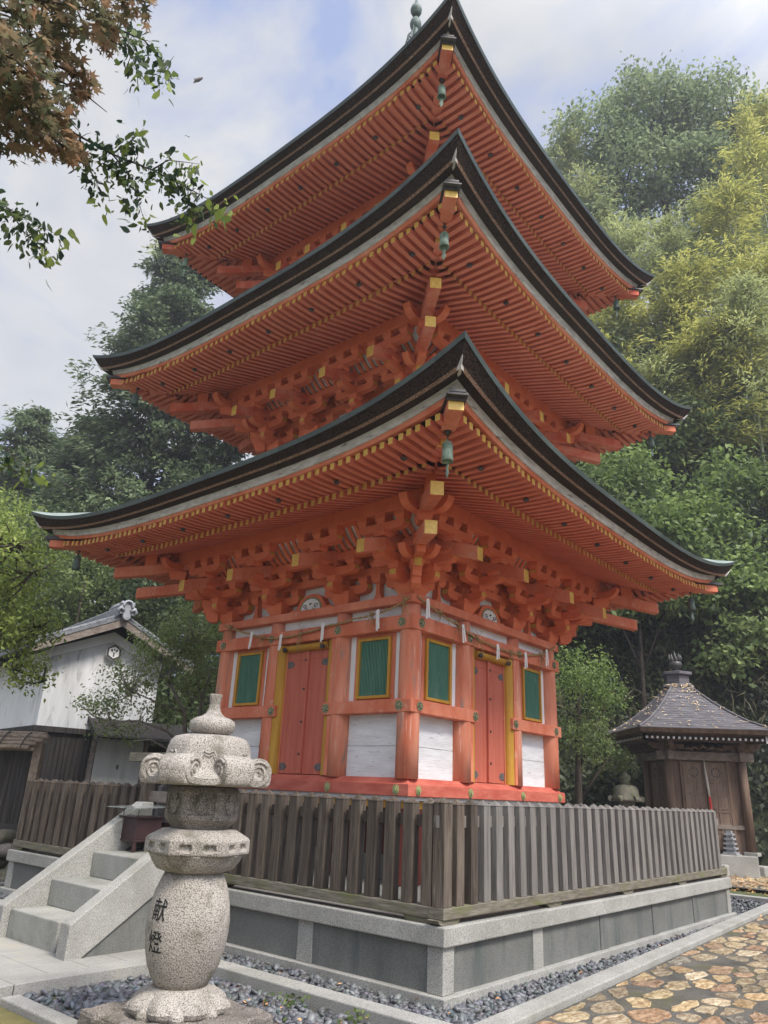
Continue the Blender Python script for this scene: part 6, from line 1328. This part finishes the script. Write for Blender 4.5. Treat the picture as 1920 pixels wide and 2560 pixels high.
for x, y, z, r in ME:
    k = int(5600*r*r)+8; d = unit(RNG.normal(0, 1, (k, 3)))*RNG.uniform(.1, 1, (k, 1))**.45*r*np.array([1, 1, .95]); Pm.append(np.array([x, y, z])+d); Sm.append(np.clip(RNG.normal(.22+.22*(x > -8.92), .24, k), 0, 1))
Pm = np.concatenate(Pm); lobed(Pm, .043, LF_MAP, 'foliage', mpl, sh=np.concatenate(Sm))
b = MB(); b.tube([(-10.6, -4.2, -.6), (-10.6, -4.3, 1.5), (-10.3, -4.6, 3.0), (-9.9, -5.0, 3.9)], [.14, .11, .07, .04], 10)
for x, y, z, r in ME:
    e = Vector((x, y, z)); s = Vector((-9.75, -5.05, 3.8)); m_ = s.lerp(e, .55)+Vector((0, 0, .06)); b.tube([s, m_, e, e+(e-m_)*.25+Vector((0, 0, -.04))], [.012, .007, .004, .0015], 5)
    for _ in range(3): q = s.lerp(e, random.uniform(.6, 1)); v_ = Vector((random.gauss(0, 1), random.gauss(0, 1), random.gauss(0, .6)))*r*.7; b.tube([q, q+v_*.6, q+v_+Vector((0, 0, -.02))], [.004, .003, .001], 4)
b.build('branch', TRUNK, mpl); rebase(mpl)
chy = thing('cherry_tree', 'cherry boughs with insect-eaten green leaves hanging into the sky at the upper left', 'cherry', (-9.7, -3.2, -.6))
BR = [[(-9.3, -4.2, 4.1), (-8.847, -4.923, 4.132), (-8.705, -5.017, 4.01), (-8.547, -5.147, 3.917), (-8.398, -5.283, 3.852), (-8.258, -5.402, 3.777), (-8.116, -5.519, 3.693)], [(-8.547, -5.147, 3.917), (-8.505, -5.236, 3.986), (-8.485, -5.293, 4.043)], [(-8.398, -5.283, 3.852), (-8.363, -5.353, 3.901), (-8.256, -5.471, 3.89)], [(-8.547, -5.147, 3.917), (-8.47, -5.19, 3.838), (-8.397, -5.201, 3.711), (-8.349, -5.204, 3.621)], [(-8.668, -5.039, 3.975), (-8.608, -5.046, 3.866), (-8.502, -5.075, 3.704)], [(-8.305, -5.362, 3.802), (-8.241, -5.39, 3.722), (-8.204, -5.385, 3.64)],
      [(-9.3, -4.2, 4.1), (-8.84, -5.261, 4.413), (-8.734, -5.373, 4.393), (-8.646, -5.452, 4.353), (-8.563, -5.5, 4.268), (-8.501, -5.504, 4.153)], [(-8.734, -5.373, 4.393), (-8.66, -5.393, 4.279), (-8.601, -5.4, 4.174)], [(-9.3, -4.0, 3.7), (-8.918, -4.595, 3.714), (-8.793, -4.7, 3.647), (-8.682, -4.791, 3.579), (-8.589, -4.87, 3.529)], [(-8.793, -4.7, 3.647), (-8.708, -4.738, 3.54), (-8.596, -4.8, 3.426)], [(-9.3, -3.8, 2.6), (-8.574, -4.369, 2.648), (-8.45, -4.452, 2.543), (-8.364, -4.512, 2.474), (-8.274, -4.582, 2.414)], [(-8.513, -4.376, 2.539), (-8.433, -4.429, 2.47)]]
b = MB(); b.tube([(-9.7, -3.2, -.6), (-9.7, -3.3, 1.5), (-9.5, -3.8, 3.2), (-9.3, -4.2, 4.1)], [.12, .09, .05, .02], 10); b.tube([(-9.6, -3.5, 2.2), (-9.3, -3.8, 2.6)], [.03, .01], 6); b.tube([(-9.5, -3.7, 3.0), (-9.3, -4.0, 3.7)], [.03, .01], 6)
Pc, Dc, Sc, Zc = [], [], [], []
for pth in BR:
    n = len(pth); main = n > 5
    b.tube(pth, [(.008 if main else .0045)*(1-.8*i/(n-1)) for i in range(n)], 5)
    for i in range(1 if pth[0][0] < -9.2 else 0, n-1):
        a, c = Vector(pth[i]), Vector(pth[i+1]); ln = (c-a).length
        for q in range(int(ln/.0034)):
            t = random.random(); p = a.lerp(c, t); off = Vector((random.gauss(0, .026), random.gauss(0, .026), random.gauss(-.022, .034))); Pc.append(p+off*1.2); Dc.append((off.x*8, off.y*8, -.7)); tip = (i == n-2 and t > .75); Sc.append(random.uniform(.6, 1) if tip else max(0, random.gauss(.16, .16))); Zc.append(.052 if tip and random.random() < .4 else random.choice((.02, .026, .034, .044)))
        for q in range(int(ln/.035)): p = a.lerp(c, random.random()); e = p+Vector((random.gauss(0, .035), random.gauss(0, .035), random.gauss(-.03, .03))); b.tube([p, (p+e)/2+Vector((0, 0, .006)), e], [.0022, .0016, .0008], 4)
Pc = np.array([p[:] for p in Pc]); n_ = len(Pc); Dc = unit(np.array(Dc)+RNG.normal(0, .5, (n_, 3))); nr = unit(RNG.normal(0, 1, (n_, 3))); nr = unit(nr-Dc*(nr*Dc).sum(1, keepdims=True)); w = np.cross(nr, Dc); sz = np.array(Zc)[:, None]*1.3
out_ = np.array([(0, 0), (.20, .20), (.27, .48), (.20, .76), (.0, 1.02), (-.20, .76), (-.27, .48), (-.20, .20)])
V = np.stack([Pc+sz*(w*(a*RNG.uniform(.5, 1.2, (n_, 1)))+Dc*c_+nr*abs(a)*.3) for a, c_ in out_], 1); quads('foliage', V, np.array(Sc), LF_CH, chy)
b.build('branch', TRUNK, chy); rebase(chy)

# ================================================================== AIR
hz_m = bpy.data.materials.new('haze_air'); hz_m.use_nodes = True; t = hz_m.node_tree; t.nodes.clear()
o_ = N(t, 'ShaderNodeOutputMaterial'); pv = N(t, 'ShaderNodeVolumePrincipled'); pv.inputs['Density'].default_value = .0013; pv.inputs['Color'].default_value = (.90, .93, 1.0, 1); pv.inputs['Anisotropy'].default_value = .2; L(t, pv.outputs[0], o_.inputs['Volume'])
b = MB(); b.box(-86, 86, -86, 86, -2.0, 56); o = b.build('haze', hz_m); o['kind'] = 'stuff'
